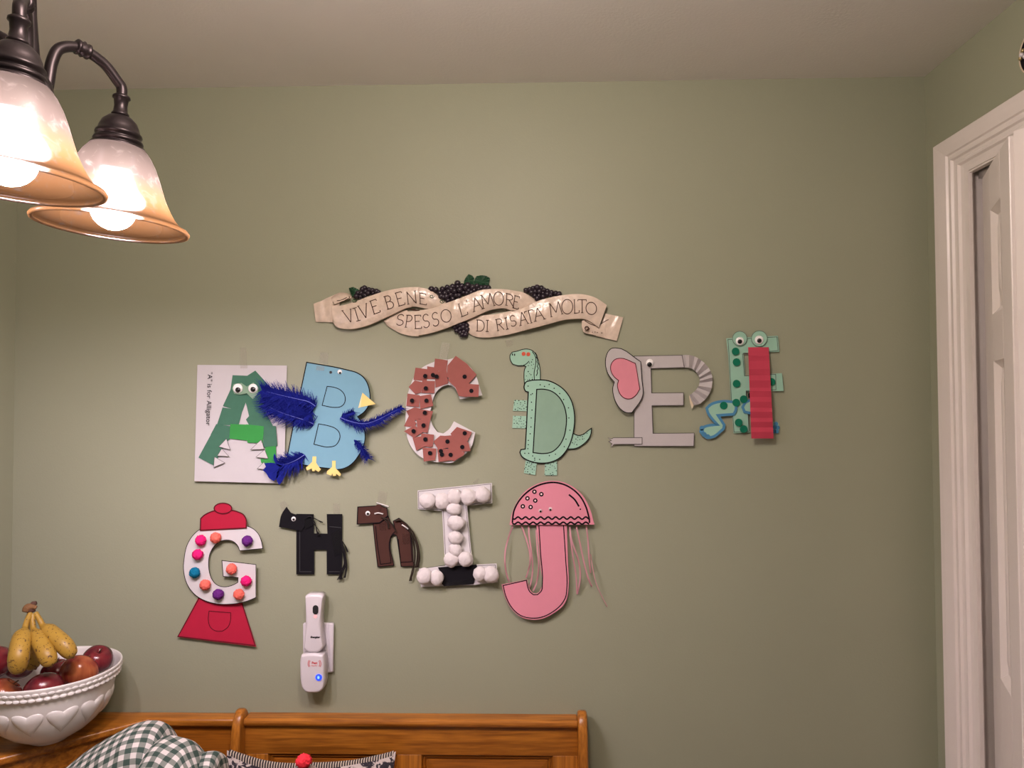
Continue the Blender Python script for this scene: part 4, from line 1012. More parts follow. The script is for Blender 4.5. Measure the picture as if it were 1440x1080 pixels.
ribbon('ribbon_tail', Rf((1110, 515), (1180, 530), (1250, 545), (1325, 562)), Rf((1000, 785), (1080, 805), (1160, 822), (1248, 842)), lambda t: 0.005+0.0015*math.sin(6*t)**2, 0.002, 0.0035, 20, 6, 0.001, 6)
ribbon('ribbon_curl', Rf((832, 605), (870, 592), (930, 612), (1000, 655), (1060, 640), (1110, 560)), Rf((832, 690), (855, 735), (900, 755), (970, 770), (1040, 790), (1110, 805)), lambda t: 0.013-0.006*t, 0.002, 0.004, 24, 6, 0.0006, 7)
def roll(cx, cy, r0, name, turns=1.3, d=0.018):
    pts = [P(cx+(r0*(1-0.5*k/40))*math.cos(2*PI*turns*k/40), cy+(r0*(1-0.5*k/40))*math.sin(2*PI*turns*k/40), d) for k in range(41)]
    tube(name, pts, 0.0012, M_bannerink, ban, 6)
(x, y), = Rf((893, 690)); roll(x, y, 3.4, 'curl_shade')  # dark brown spiral stands in for the shade inside the curl
for ln in (Lf((345, 400), (365, 432), (430, 405), (500, 378), (552, 352), (548, 330)), Lf((395, 385), (450, 378), (520, 345)), Rf((865, 600), (930, 640), (990, 662)), Rf((1060, 640), (1120, 600), (1150, 590)), Lf((1310, 500), (1390, 510), (1440, 505))+Mf((60, 500), (130, 492)), Mf((1000, 555), (1060, 548), (1150, 530), (1250, 520), (1290, 510))):  # dark brown lines paint the shade in creases and between folds
    pts = [(q.x, q.y) for q in catmull([Vector((*q, 0)) for q in ln], 5)]
    hit = []
    for x, y in pts:
        best = None
        for bv_ in SURF:
            h = bv_.ray_cast(Vector((0, -D, 0)), ray(x, y).normalized())
            if h[0] is not None and (best is None or h[3] < best[1]): best = (h[0], h[3])
        hit.append(best[0] if best else P(x, y, 0.012))
    tube('crease_shade', hit, 0.0009, M_bannerink, ban, 5)
# engraved letters: strokes in a unit cell
def arc(cx, cy, rx, ry, a0, a1, n=14): return [(cx+rx*math.cos(math.radians(a0+(a1-a0)*i/n)), cy+ry*math.sin(math.radians(a0+(a1-a0)*i/n))) for i in range(n+1)]
GL = {
 'V': [[(0.05, 1), (0.5, 0)], [(0.5, 0), (0.97, 1)], [(-0.05, 1), (0.2, 1)], [(0.86, 1), (1.06, 1)]],
 'I': [[(0.5, 1), (0.5, 0)], [(-0.6, 1), (1.6, 1)], [(-0.6, 0), (1.6, 0)]],
 'E': [[(0.12, 1), (0.12, 0)], [(0, 1), (0.92, 1), (0.95, 0.88)], [(0.12, 0.54), (0.75, 0.54)], [(0, 0), (0.98, 0), (1.02, 0.14)]],
 'B': [[(0.14, 1), (0.14, 0)], [(0, 1), (0.45, 1)]+arc(0.45, 0.77, 0.36, 0.23, 90, -90)+[(0.14, 0.54)], [(0.45, 0.54)]+arc(0.5, 0.27, 0.46, 0.27, 90, -90)+[(0, 0)]],
 'N': [[(0.1, 0), (0.1, 1)], [(0.05, 1), (0.92, 0)], [(0.92, 0), (0.92, 1)], [(-0.02, 0), (0.24, 0)], [(0.8, 1), (1.05, 1)]],
 'S': [arc(0.5, 0.75, 0.40, 0.25, 25, 270)+arc(0.5, 0.25, 0.44, 0.25, 90, -155)],
 'P': [[(0.16, 1), (0.16, 0)], [(0, 1), (0.45, 1)]+arc(0.45, 0.74, 0.42, 0.26, 90, -90)+[(0.16, 0.48)], [(0, 0), (0.36, 0)]],
 'O': [arc(0.5, 0.5, 0.5, 0.52, 0, 360, 26)],
 'L': [[(0.14, 1), (0.14, 0)], [(0, 1), (0.3, 1)], [(0, 0), (0.96, 0), (1, 0.18)]],
 'A': [[(0.08, 0), (0.46, 1)], [(0.46, 1), (0.92, 0)], [(0.22, 0.36), (0.76, 0.36)], [(-0.04, 0), (0.22, 0)], [(0.8, 0), (1.06, 0)]],
 'M': [[(0.02, 0), (0.14, 1)], [(0.14, 1), (0.5, 0.22)], [(0.5, 0.22), (0.86, 1)], [(0.86, 1), (0.98, 0)], [(-0.06, 0), (0.14, 0)], [(0.88, 0), (1.08, 0)], [(0.02, 1), (0.16, 1)]],
 'R': [[(0.14, 1), (0.14, 0)], [(0, 1), (0.45, 1)]+arc(0.45, 0.76, 0.40, 0.24, 90, -90)+[(0.14, 0.52)], [(0.42, 0.52), (0.98, 0)], [(0, 0), (0.3, 0)], [(0.9, 0), (1.04, 0)]],
 'D': [[(0.14, 1), (0.14, 0)], [(0, 1), (0.4, 1)]+arc(0.4, 0.5, 0.56, 0.5, 90, -90)+[(0, 0)]],
 'T': [[(0.5, 1), (0.5, 0)], [(0, 0.88), (0.02, 1), (0.98, 1), (1, 0.88)], [(0.36, 0), (0.64, 0)]],
 "'": [[(0.5, 1), (0.4, 0.3)]],
}
LET = [('V', Lf, (512, 668), (628, 648), (455, 512)), ('I', Lf, (654, 642), (678, 636), (606, 482)), ('V', Lf, (705, 622), (818, 585), (656, 456)), ('E', Lf, (858, 558), (945, 528), (806, 394)),
       ('B', Lf, (1030, 497), (1125, 470), (984, 337)), ('E', Lf, (1172, 456), (1258, 432), (1126, 292)), ('N', Lf, (1285, 432), (1408, 418), (1268, 274)), ('E', Mf, (178, 424), (268, 440), (172, 285)),
       ('S', Lf, (1135, 694), (1232, 700), (1160, 556)), ('P', Lf, (1250, 722), (1340, 722), (1272, 570)), ('E', Mf, (118, 740), (206, 736), (112, 572)), ('S', Mf, (225, 736), (312, 718), (212, 566)), ('S', Mf, (345, 716), (432, 694), (328, 546)), ('O', Mf, (462, 664), (590, 645), (440, 512)),
       ('L', Mf, (706, 592), (795, 556), (662, 432)), ("'", Mf, (770, 410), (785, 405), (768, 378)), ('A', Mf, (858, 528), (990, 486), (818, 366)), ('M', Mf, (985, 486), (1130, 446), (945, 322)), ('O', Mf, (1130, 450), (1252, 428), (1108, 290)), ('R', Mf, (1262, 440), (1372, 468), (1268, 290)), ('E', Rf, (5, 446), (74, 466), (28, 300)),
       ('D', Mf, (895, 770), (1002, 776), (898, 628)), ('I', Mf, (1026, 776), (1044, 776), (1030, 634)), ('R', Mf, (1160, 768), (1250, 748), (1138, 626)), ('I', Mf, (1284, 748), (1300, 744), (1260, 605)), ('S', Mf, (1335, 720), (1412, 696), (1312, 586)),
       ('A', Rf, (92, 662), (200, 632), (65, 512)), ('T', Rf, (182, 644), (280, 612), (146, 498)), ('A', Rf, (265, 612), (398, 578), (240, 466)), ('M', Rf, (465, 556), (602, 520), (432, 402)), ('O', Rf, (598, 524), (728, 510), (588, 358)), ('L', Rf, (738, 514), (802, 506), (734, 352)), ('T', Rf, (785, 506), (888, 508), (784, 350)), ('O', Rf, (880, 520), (1006, 530), (882, 380))]
def on_banner(x, y):
    o = Vector((0, -D, 0)); r = ray(x, y).normalized(); best = None
    for b in SURF:
        h = b.ray_cast(o, r)
        if h[0] is not None and (best is None or h[3] < best[1]): best = (h[0], h[3])
    q = best[0] if best else P(x, y, 0.02)
    return q - r*0.0007
for ch, fr_, bl, br, tl in LET:
    (bx_, by_), (rx_, ry_), (tx_, ty_) = fr_(bl, br, tl)
    parts = []
    for st in GL[ch]:
        pts = [(bx_+(rx_-bx_)*u+(tx_-bx_)*w, by_+(ry_-by_)*u+(ty_-by_)*w) for u, w in st]
        dens = []
        for i in range(len(pts)-1):
            a, b = pts[i], pts[i+1]; n = max(1, int(math.dist(a, b)/2.5))
            dens += [(a[0]+(b[0]-a[0])*k/n, a[1]+(b[1]-a[1])*k/n) for k in range(n)]
        dens.append(pts[-1])
        long_ = len(st) > 3 or math.dist(st[0], st[-1]) > 0.6
        wd = 1.15 if long_ else 0.8
        n = len(dens); v = []
        for i in range(n):
            a, b = dens[max(i-1, 0)], dens[min(i+1, n-1)]; dx, dy = b[0]-a[0], b[1]-a[1]; l = math.hypot(dx, dy) or 1
            for s in (-1, 1): v.append(on_banner(dens[i][0]-dy/l*wd/2*s, dens[i][1]+dx/l*wd/2*s))
        parts.append((v, [(2*i, 2*i+1, 2*i+3, 2*i+2) for i in range(n-1)]))
    v, f = join_geo(parts)
    mk('engraved_letter', v, f, M_bannerink, ban)
sig = [[(955, 720), (965, 738), (950, 742)], [(975, 728), (985, 742), (992, 730), (1000, 745)], [(1008, 735), (1012, 748), (1022, 738), (1028, 750)], [(1065, 738), (1062, 752), (1082, 745)]]
v, f = join_geo([((lambda ps: [on_banner(x+s, y+s) for x, y in ps for s in (-0.25, 0.25)])(Rf(*s_)), [(2*i, 2*i+1, 2*i+3, 2*i+2) for i in range(len(s_)-1)]) for s_ in sig])
mk('scratched_signature', v, f, M_bannerink, ban)
# grapes and leaves behind the ribbon
rg = random.Random(21)
gv, gf = ball_mesh(2)
g0 = None
def grapes(fr_, spots, r, d):
    global g0
    for x, y in spots:
        (a, b), = fr_((x, y)); c = P(a, b, d+rg.uniform(-0.0015, 0.003)); c.z += ZC
        if g0 is None:
            g0 = mk('grape', [Vector((q.x, q.y, q.z)) for q in gv], gf, M_grape, ban, True); o = g0
        else:
            o = g0.copy(); COL.objects.link(o); o.parent = None
        o.location = c; o['_w'] = tuple(c); k = r*rg.uniform(0.9, 1.12); o.scale = (k, k, k)
        attach(o, ban)
grapes(Lf, ((660, 290), (715, 240), (745, 225), (700, 290), (755, 270), (800, 245), (790, 290), (845, 255), (850, 290), (895, 268), (640, 330), (690, 335), (745, 318), (920, 280)), 0.0066, 0.007)
grapes(Mf, ((330, 240), (385, 250), (435, 290), (470, 240), (530, 215), (500, 290), (545, 265), (600, 210), (660, 165), (620, 265), (575, 310), (640, 320), (690, 250), (660, 210), (715, 200), (760, 225), (735, 285), (790, 190), (800, 260), (850, 215), (870, 255), (905, 205), (930, 240), (520, 335), (480, 340), (540, 385), (600, 365), (680, 320), (455, 330), (580, 240), (960, 225), (1010, 220), (1050, 225), (780, 290), (830, 280)), 0.0072, 0.008)
grapes(Mf, ((625, 720), (665, 690), (700, 690), (735, 680), (650, 765), (690, 740), (735, 725), (695, 790), (740, 775), (780, 745), (770, 795), (720, 815), (775, 700), (760, 820)), 0.0068, 0.007)
grapes(Rf, ((165, 240), (210, 230), (250, 215), (300, 205), (350, 215), (230, 265), (275, 255), (325, 255), (380, 235), (370, 275), (420, 250), (420, 285), (470, 265), (520, 275), (270, 305), (320, 305), (370, 315), (460, 295), (560, 285), (300, 335)), 0.0070, 0.007)
def leaf(fr_, pts, mid, d):
    pp = sm(fr_(*pts), sharp=30); (mx_, my_), = fr_(mid)
    v = [P(mx_, my_, d+0.004)]+[P(x, y, d+0.0015*math.sin(i*1.7)) for i, (x, y) in enumerate(pp)]
    f = [(0, 1+(i+1) % len(pp), 1+i) for i in range(len(pp))]
    o = mk('leaf', v, f, M_leaf, ban); s = o.modifiers.new('s', 'SOLIDIFY'); s.thickness = 0.0012
leaf(Lf, ((545, 225), (600, 212), (660, 240), (700, 265), (690, 300), (640, 345), (590, 330), (565, 280)), (620, 275), 0.006)
leaf(Mf, ((735, 180), (755, 110), (800, 50), (850, 70), (872, 100), (860, 190), (800, 215)), (805, 130), 0.007)
leaf(Mf, ((865, 195), (872, 130), (900, 75), (960, 65), (1020, 72), (1072, 100), (1060, 160), (1055, 220), (1000, 225), (930, 215)), (960, 140), 0.008)
for fr_, c in ((Mf, (335, 330)), (Mf, (462, 395)), (Lf, (615, 385))):
    (x, y), = fr_(c)
    pts = [on_banner(x+math.cos(a*0.9)*(3.6-0.35*a), y+math.sin(a*0.9)*(2.6-0.2*a)) for a in range(9)]
    tube('tendril', catmull(pts, 3), 0.0009, mat('green_tendril', (0.035, 0.10, 0.035), 0.5), ban, 6)

# ------------------------------------------------------------------ outlet with the rechargeable flashlight and the pest repeller
W_ = frame(400, 820, 6.35)
def soft_shell(name, pts, d0, d1, material, parent, steps=5, inset=3.0):
    """rounded plastic shell: outline (px) swept from depth d0 to d1 with a rounded-over front"""
    n = len(pts); cx = sum(p[0] for p in pts)/n; cy = sum(p[1] for p in pts)/n
    v = []; f = []; rings = [(0.0, d0)]
    for k in range(steps+1):
        a = PI/2*k/steps
        rings.append((inset*(1-math.cos(a)), d1-(1-math.sin(a))*min(0.45*(d1-d0), inset*1.7e-3)))
    for ins, d in rings:
        for x, y in pts:
            L = math.hypot(x-cx, y-cy); k = max(0.05, (L-ins)/L)
            k2 = k*(1+(d-0)/(D-d)*0) 
            q = P(x, y, d0); c = P(cx, cy, d0)
            w = c+(q-c)*k
            v.append(Vector((w.x, -d, w.z)))
    for r in range(len(rings)-1):
        for i in range(n): f.append((r*n+i, r*n+(i+1) % n, (r+1)*n+(i+1) % n, (r+1)*n+i))
    f.append(tuple((len(rings)-1)*n+i for i in range(n))); f.append(tuple(reversed(range(n))))
    o = mk(name, v, f, material, parent, True)
    bm = bmesh.new(); bm.from_mesh(o.data); bmesh.ops.recalc_face_normals(bm, faces=bm.faces); bm.to_mesh(o.data); bm.free()
    return o
def rrect(x0, y0, x1, y1, r, n=5):
    out = []
    for cx, cy, a in ((x1-r, y1-r, 0), (x0+r, y1-r, 90), (x0+r, y0+r, 180), (x1-r, y0+r, 270)):
        out += [(cx+r*math.cos(math.radians(a+90*k/n)), cy+r*math.sin(math.radians(a+90*k/n))) for k in range(n+1)]
    return out
t = thing('outlet_plate', 'white plastic wall outlet cover plate under the black horse craft', 'outlet', P(449, 911, 0.0))
soft_shell('cover_plate', W_(*rrect(172, 350, 444, 792, 14)), 0.0005, 0.0075, M_plastic, t, 4, 2.2)
soft_shell('plate_ridge', W_(*[(396, 352), (443, 356), (437, 786), (418, 786)]), 0.0070, 0.0125, M_plastic, t, 4, 1.4)
t = thing('flashlight', 'white rechargeable flashlight with dark button and red light plugged into the wall outlet', 'flashlight', P(445, 872, 0.01))
fo_ = sm(W_((214, 92), (225, 82), (292, 74), (360, 82), (371, 92), (366, 150), (358, 220), (354, 300), (355, 400), (362, 470), (373, 540), (350, 574), (320, 588), (280, 592), (240, 588), (203, 562), (206, 500), (212, 420), (216, 320), (216, 200)), sub=3)
soft_shell('flashlight_body', fo_, 0.0125, 0.040, M_plastic, t, 6, 4.5)
def soft_face(pts, d, name, mt, par, th=0.0008): return sheet(name, pts, d, mt, par, th)
def plan(px, d):   # the flashlight's face sits in front of the wall: shift a traced point to that depth
    return px
sheet('button', W_(*[(a, b) for a, b in rrect(252, 198, 302, 280, 25)]), 0.0412, M_rubber, t, 0.0015)
(x, y), = W_((276, 299)); sheet('indicator_light', circ(x, y, 2.0), 0.0408, M_redled, t, 0.0012)
def words(name, s, size, x, y, d, mt, par, shear=0, bold=0.0, sp=1.0, align='CENTER'):
    p = P(x, y, d); return text_mesh(name, s, size, p, (1, 0, 0), (0, 0, 1), mt, par, shear, bold, align, sp)
(x, y), = W_((274, 490)); words('printed_name', 'Energizer', 0.0062, x, y, 0.0408, M_ink, t, 0.25, 0.00025, 0.95)
for q in ((240, 590), (275, 592), (305, 590)):
    (x, y), = W_(q); c = P(x, y, 0.022); box('contact_tab', c.x-0.002, c.x+0.002, c.y-0.006, c.y+0.006, c.z-0.003, c.z+0.003, M_rubber, t, 0.0005)
t = thing('pest_repeller', 'white plug-in pest repeller with red print and round blue light below the flashlight', 'pest repeller', P(446, 940, 0.01))
ro = sm(W_((186, 604), (215, 597), (345, 597), (374, 604), (383, 640), (387, 760), (386, 860), (372, 905), (340, 930), (280, 936), (228, 930), (200, 905), (180, 840), (174, 740), (177, 640)), sub=3)
soft_shell('repeller_body', ro, 0.0135, 0.046, M_plastic, t, 6, 3.5)
(x, y), = W_((268, 722)); words('printed_word', 'Pest', 0.0075, x, y, 0.0468, M_redprint, t, 0, 0.0002)
(x, y), = W_((268, 742)); words('printed_word', 'Repeller', 0.0042, x, y, 0.0468, M_redprint, t)
(x, y), = W_((268, 720)); ink('sound_wave', [([(x+sx*(rr*math.cos(math.radians(a))), y+rr*0.9*math.sin(math.radians(a))) for a in range(-38, 39, 8)], False) for sx in (-1, 1) for rr in (7.5, 9.2)], 0.45, 0.0468, M_redprint, t)
(x, y), = W_((305, 843)); o = sheet('blue_light', circ(x, y, 4.6, 26), 0.0475, M_blueled, t, 0.0020)
sheet('light_core', circ(x-0.3, y, 1.6, 14, 2.2), 0.0478, M_bluecore, o, 0.0002)

# ------------------------------------------------------------------ fruit bowl on the corner shelf
BX, BY, BZ = -1.062, -0.148, zt
bowl = thing('fruit_bowl', 'large white china bowl embossed with hearts and a braided rim on the oak corner shelf', 'bowl', (BX, BY, BZ))
HB = 0.1565
BP = [(0.0, 0.004), (0.030, 0.004), (0.032, 0.0005), (0.037, 0.0005), (0.042, 0.005), (0.056, 0.0125), (0.076, 0.0245), (0.096, 0.042), (0.111, 0.063), (0.121, 0.086), (0.127, 0.107), (0.1300, 0.122), (0.1305, 0.126), (0.1345, 0.1275), (0.1370, 0.131), (0.1390, 0.142), (0.1410, 0.150), (0.1425, 0.1535), (0.1410, HB), (0.1385, HB-0.001), (0.1360, 0.150), (0.1335, 0.138), (0.1285, 0.122), (0.120, 0.097), (0.107, 0.070), (0.088, 0.045), (0.062, 0.024), (0.036, 0.015), (0.0, 0.013)]
lathe('bowl_body', BP, M_china, bowl, (BX, BY, BZ), 96)
def bowl_r(z):
    for i in range(5, 11):
        (r0, z0), (r1, z1) = BP[i], BP[i+1]
        if z0 <= z <= z1: return r0+(r1-r0)*(z-z0)/(z1-z0)
    return 0.12
NHEART = 12
for k in range(NHEART):                               # raised hearts round the belly
    a0 = -PI/2+2*PI*(k+0.5)/NHEART
    wv, hh_ = 0.0295, 0.062
    v = []; f = []
    rings = [(1.0, -0.0010), (0.96, 0.0008), (0.86, 0.0024), (0.66, 0.0040), (0.36, 0.0050)]
    hp = []
    for i in range(32):
        tt = 2*PI*i/32
        hp.append(((0.78*math.sin(tt)**3+0.22*math.sin(tt)), (12*math.cos(tt)-4.2*math.cos(2*tt)-1.2*math.cos(3*tt)+2.0)/13.5))
    for sc, dep in rings:
        for u, w in hp:
            z = 0.076+w*sc*hh_/2
            r = bowl_r(z)+dep
            a = a0+u*sc*wv/0.112*(0.72+0.28*(z-0.045)/0.055)
            v.append(Vector((BX+r*math.cos(a), BY+r*math.sin(a), BZ+z)))
    n = len(hp)
    for r_ in range(len(rings)-1):
        for i in range(n): f.append((r_*n+i, (r_+1)*n+i, (r_+1)*n+(i+1) % n, r_*n+(i+1) % n))
    f.append(tuple((len(rings)-1)*n+i for i in reversed(range(n))))
    mk('embossed_heart', v, f, M_china, bowl, True)
NB = 62
bv, bf = ball_mesh(2)
b0 = None
for row, (rr, zz) in enumerate(((0.1370, 0.1335), (0.1393, 0.1435))):
    for k in range(NB):
        a = 2*PI*(k+0.5*row)/NB
        c = Vector((BX+rr*math.cos(a), BY+rr*math.sin(a), BZ+zz+ZC))
        if b0 is None:
            b0 = mk('rim_bead', [Vector(q) for q in bv], bf, M_china, bowl, True); o = b0
        else:
            o = b0.copy(); COL.objects.link(o); o.parent = None
        o.location = c; o['_w'] = tuple(c); o.scale = (0.0072, 0.0030, 0.0046); o.rotation_euler = (0.45 if row else -0.45, 0.0, a+PI/2)
        attach(o, bowl)

def apple_mat(name, a, b, sc=9):
    mt = bpy.data.materials.new(name); mt.use_nodes = True; nt = mt.node_tree; bs = nt.nodes['Principled BSDF']
    bs.inputs['Roughness'].default_value = 0.22; bs.inputs['Specular IOR Level'].default_value = 0.5
    tc = nt.nodes.new('ShaderNodeTexCoord'); mp = nt.nodes.new('ShaderNodeMapping'); mp.inputs['Scale'].default_value = (60, 60, 9)
    nt.links.new(tc.outputs['Object'], mp.inputs['Vector'])
    n = nt.nodes.new('ShaderNodeTexNoise'); n.inputs['Scale'].default_value = 1.2; n.inputs['Detail'].default_value = 4
    nt.links.new(mp.outputs['Vector'], n.inputs['Vector'])
    n2 = nt.nodes.new('ShaderNodeTexNoise'); n2.inputs['Scale'].default_value = 22; nt.links.new(tc.outputs['Object'], n2.inputs['Vector'])
    ad = nt.nodes.new('ShaderNodeMath'); ad.operation = 'MULTIPLY_ADD'; ad.inputs[1].default_value = 0.55
    nt.links.new(n.outputs['Fac'], ad.inputs[0]); nt.links.new(n2.outputs['Fac'], ad.inputs[2])
    r = nt.nodes.new('ShaderNodeValToRGB'); r.color_ramp.elements[0].position = 0.62; r.color_ramp.elements[0].color = (*a, 1); r.color_ramp.elements[1].position = 1.0; r.color_ramp.elements[1].color = (*b, 1)
    nt.links.new(ad.outputs[0], r.inputs['Fac']); nt.links.new(r.outputs['Color'], bs.inputs['Base Color'])
    return mt
AP1 = apple_mat('dark_red_apple_skin', (0.085, 0.005, 0.014), (0.20, 0.022, 0.026))
AP2 = apple_mat('blushed_apple_skin', (0.20, 0.016, 0.016), (0.44, 0.135, 0.045))
M_stem = mat('fruit_stem', (0.09, 0.045, 0.02), 0.8)
def apple(px, py, d, r, mt, label, tilt=(0, 0, 0)):
    c = P(px, py, d)
    prof_ = []
    for i in range(21):
        a = PI*i/20
        rr = math.sin(a)*(1.0+0.06*math.cos(a)); z = math.cos(a)*0.90
        z -= 0.30*math.exp(-(rr/0.24)**2)*(1 if z > 0 else -0.55)
        prof_.append((max(rr*r, 0.0), z*r))
    prof_[0] = (0.0002, prof_[0][1]); prof_[-1] = (0.0002, prof_[-1][1])
    from mathutils import Euler
    Mx = Euler(tilt).to_matrix()
    t = thing('apple', label, 'apple', (c.x, c.y, c.z-r), 'apples in the white bowl')
    # skin, slightly five-lobed
    v = []; f = []; n = 36
    for rr, z in prof_:
        for k in range(n):
            a = 2*PI*k/n; s = 1+0.025*math.cos(5*a)*(1 if z < 0 else 0.6)
            v.append(c+Mx @ Vector((rr*s*math.cos(a), rr*s*math.sin(a), z)))
    for j in range(len(prof_)-1):
        for i in range(n): f.append((j*n+i, (j+1)*n+i, (j+1)*n+(i+1) % n, j*n+(i+1) % n))
    mk('skin', v, f, mt, t, True)
    tube('stem', [c+Mx @ Vector(q) for q in ((0, 0, r*0.58), (0.001, 0, r*0.8), (0.004, 0.001, r*1.02))], 0.0013, M_stem, t, 6)
apple(111, 945, 0.125, 0.0390, AP2, 'orange-red apple with pale blush lying before the darker apple near the bowl rim', (-0.75, 0.15, 0))
apple(137, 927, 0.072, 0.0325, AP1, 'dark red apple at the bowl rim behind the orange-red apple', (0.3, 0.4, 0))
apple(62, 971, 0.195, 0.0390, AP1, 'dark red shiny apple below the bananas in the white bowl', (-0.5, -0.5, 0))
apple(-8, 932, 0.160, 0.0370, AP1, 'dark red apple beside the bananas, cut by the picture edge', (0.2, 0, 0))
apple(4, 978, 0.205, 0.0370, AP2, 'red apple low in the bowl under the first banana', (-0.4, 0.6, 0))
apple(80, 946, 0.085, 0.0330, AP1, 'shadowed dark apple behind the bananas beside the orange-red apple', (0, 0, 0))
apple(28, 936, 0.115, 0.0310, AP1, 'dark apple at the back of the bowl hidden behind the bananas', (0.1, 0.1, 0))

def banana_mat():
    mt = bpy.data.materials.new('spotted_banana_peel'); mt.use_nodes = True; nt = mt.node_tree; bs = nt.nodes['Principled BSDF']
    bs.inputs['Roughness'].default_value = 0.45
    tc = nt.nodes.new('ShaderNodeTexCoord')
    n = nt.nodes.new('ShaderNodeTexNoise'); n.inputs['Scale'].default_value = 210; n.inputs['Detail'].default_value = 2; nt.links.new(tc.outputs['Object'], n.inputs['Vector'])
    n2 = nt.nodes.new('ShaderNodeTexNoise'); n2.inputs['Scale'].default_value = 30; nt.links.new(tc.outputs['Object'], n2.inputs['Vector'])
    r = nt.nodes.new('ShaderNodeValToRGB'); r.color_ramp.elements[0].position = 0.60; r.color_ramp.elements[0].color = (0, 0, 0, 1); r.color_ramp.elements[1].position = 0.66; r.color_ramp.elements[1].color = (1, 1, 1, 1)
    nt.links.new(n.outputs['Fac'], r.inputs['Fac'])
    b2 = nt.nodes.new('ShaderNodeMix'); b2.data_type = 'RGBA'; b2.inputs['A'].default_value = (0.33, 0.185, 0.025, 1); b2.inputs['B'].default_value = (0.47, 0.295, 0.045, 1)
    nt.links.new(n2.outputs['Fac'], b2.inputs['Factor'])
    mx = nt.nodes.new('ShaderNodeMix'); mx.data_type = 'RGBA'; mx.inputs['B'].default_value = (0.10, 0.045, 0.015, 1)
    nt.links.new(r.outputs['Color'], mx.inputs['Factor']); nt.links.new(b2.outputs['Result'], mx.inputs['A']); nt.links.new(mx.outputs['Result'], bs.inputs['Base Color'])
    return mt
M_ban = banana_mat()
bun = thing('banana_bunch', 'bunch of spotted yellow bananas standing on the apples in the white bowl', 'bananas', P(45, 945, 0.20))
M_bstem = mat('brown_banana_stem', (0.20, 0.10, 0.04), 0.7, vary=0.5, vscale=120)
def banana(pts, r):
    path = catmull([P(x, y, d) for x, y, d in pts], 8)
    def rad(q):
        if q < 0.34: return 0.0050+0.001*q/0.34
        if q < 0.52:
            k = (q-0.34)/0.18; k = k*k*(3-2*k); return 0.0062+(r-0.0062)*k
        if q > 0.84: return r*max(0.16, math.sqrt(max(0, 1-((q-0.84)/0.165)**2)))
        return r*(1+0.04*math.sin((q-0.52)*6))
    o = tube('banana', path, rad, M_ban, bun, 12)
    o.data.polygons.foreach_set('use_smooth', [True]*len(o.data.polygons))
    tip = path[-1]
    ball('banana_tip', tip, 0.0032, M_bstem, o, 2)
    return o
banana([(43, 862, 0.165), (38, 873, 0.178), (34, 887, 0.195), (29, 905, 0.225), (26, 925, 0.245), (25, 946, 0.240)], 0.0190)
banana([(46, 864, 0.165), (46, 876, 0.172), (48, 888, 0.182), (57, 905, 0.205), (66, 921, 0.225), (72, 936, 0.225)], 0.0172)
banana([(50, 862, 0.160), (56, 872, 0.165), (62, 882, 0.170), (76, 894, 0.185), (90, 907, 0.200), (103, 924, 0.200)], 0.0172)
banana([(42, 862, 0.155), (38, 874, 0.152), (37, 890, 0.150), (38, 908, 0.148), (42, 926, 0.150), (50, 940, 0.155)], 0.0170)
crown = catmull([P(36, 861, 0.168), P(39, 855, 0.164), P(45, 853, 0.162), P(51, 855, 0.160)], 4)
tube('bunch_stem', crown, lambda q: 0.0068+0.0022*math.sin(q*5), M_bstem, bun, 8)
tube('bunch_stem', [P(44, 861, 0.163), P(43, 853, 0.160), P(47, 849, 0.158), P(51, 848, 0.157)], lambda q: 0.0085-0.004*q, mat('dry_stem_end', (0.10, 0.05, 0.035), 0.8), bun, 7)

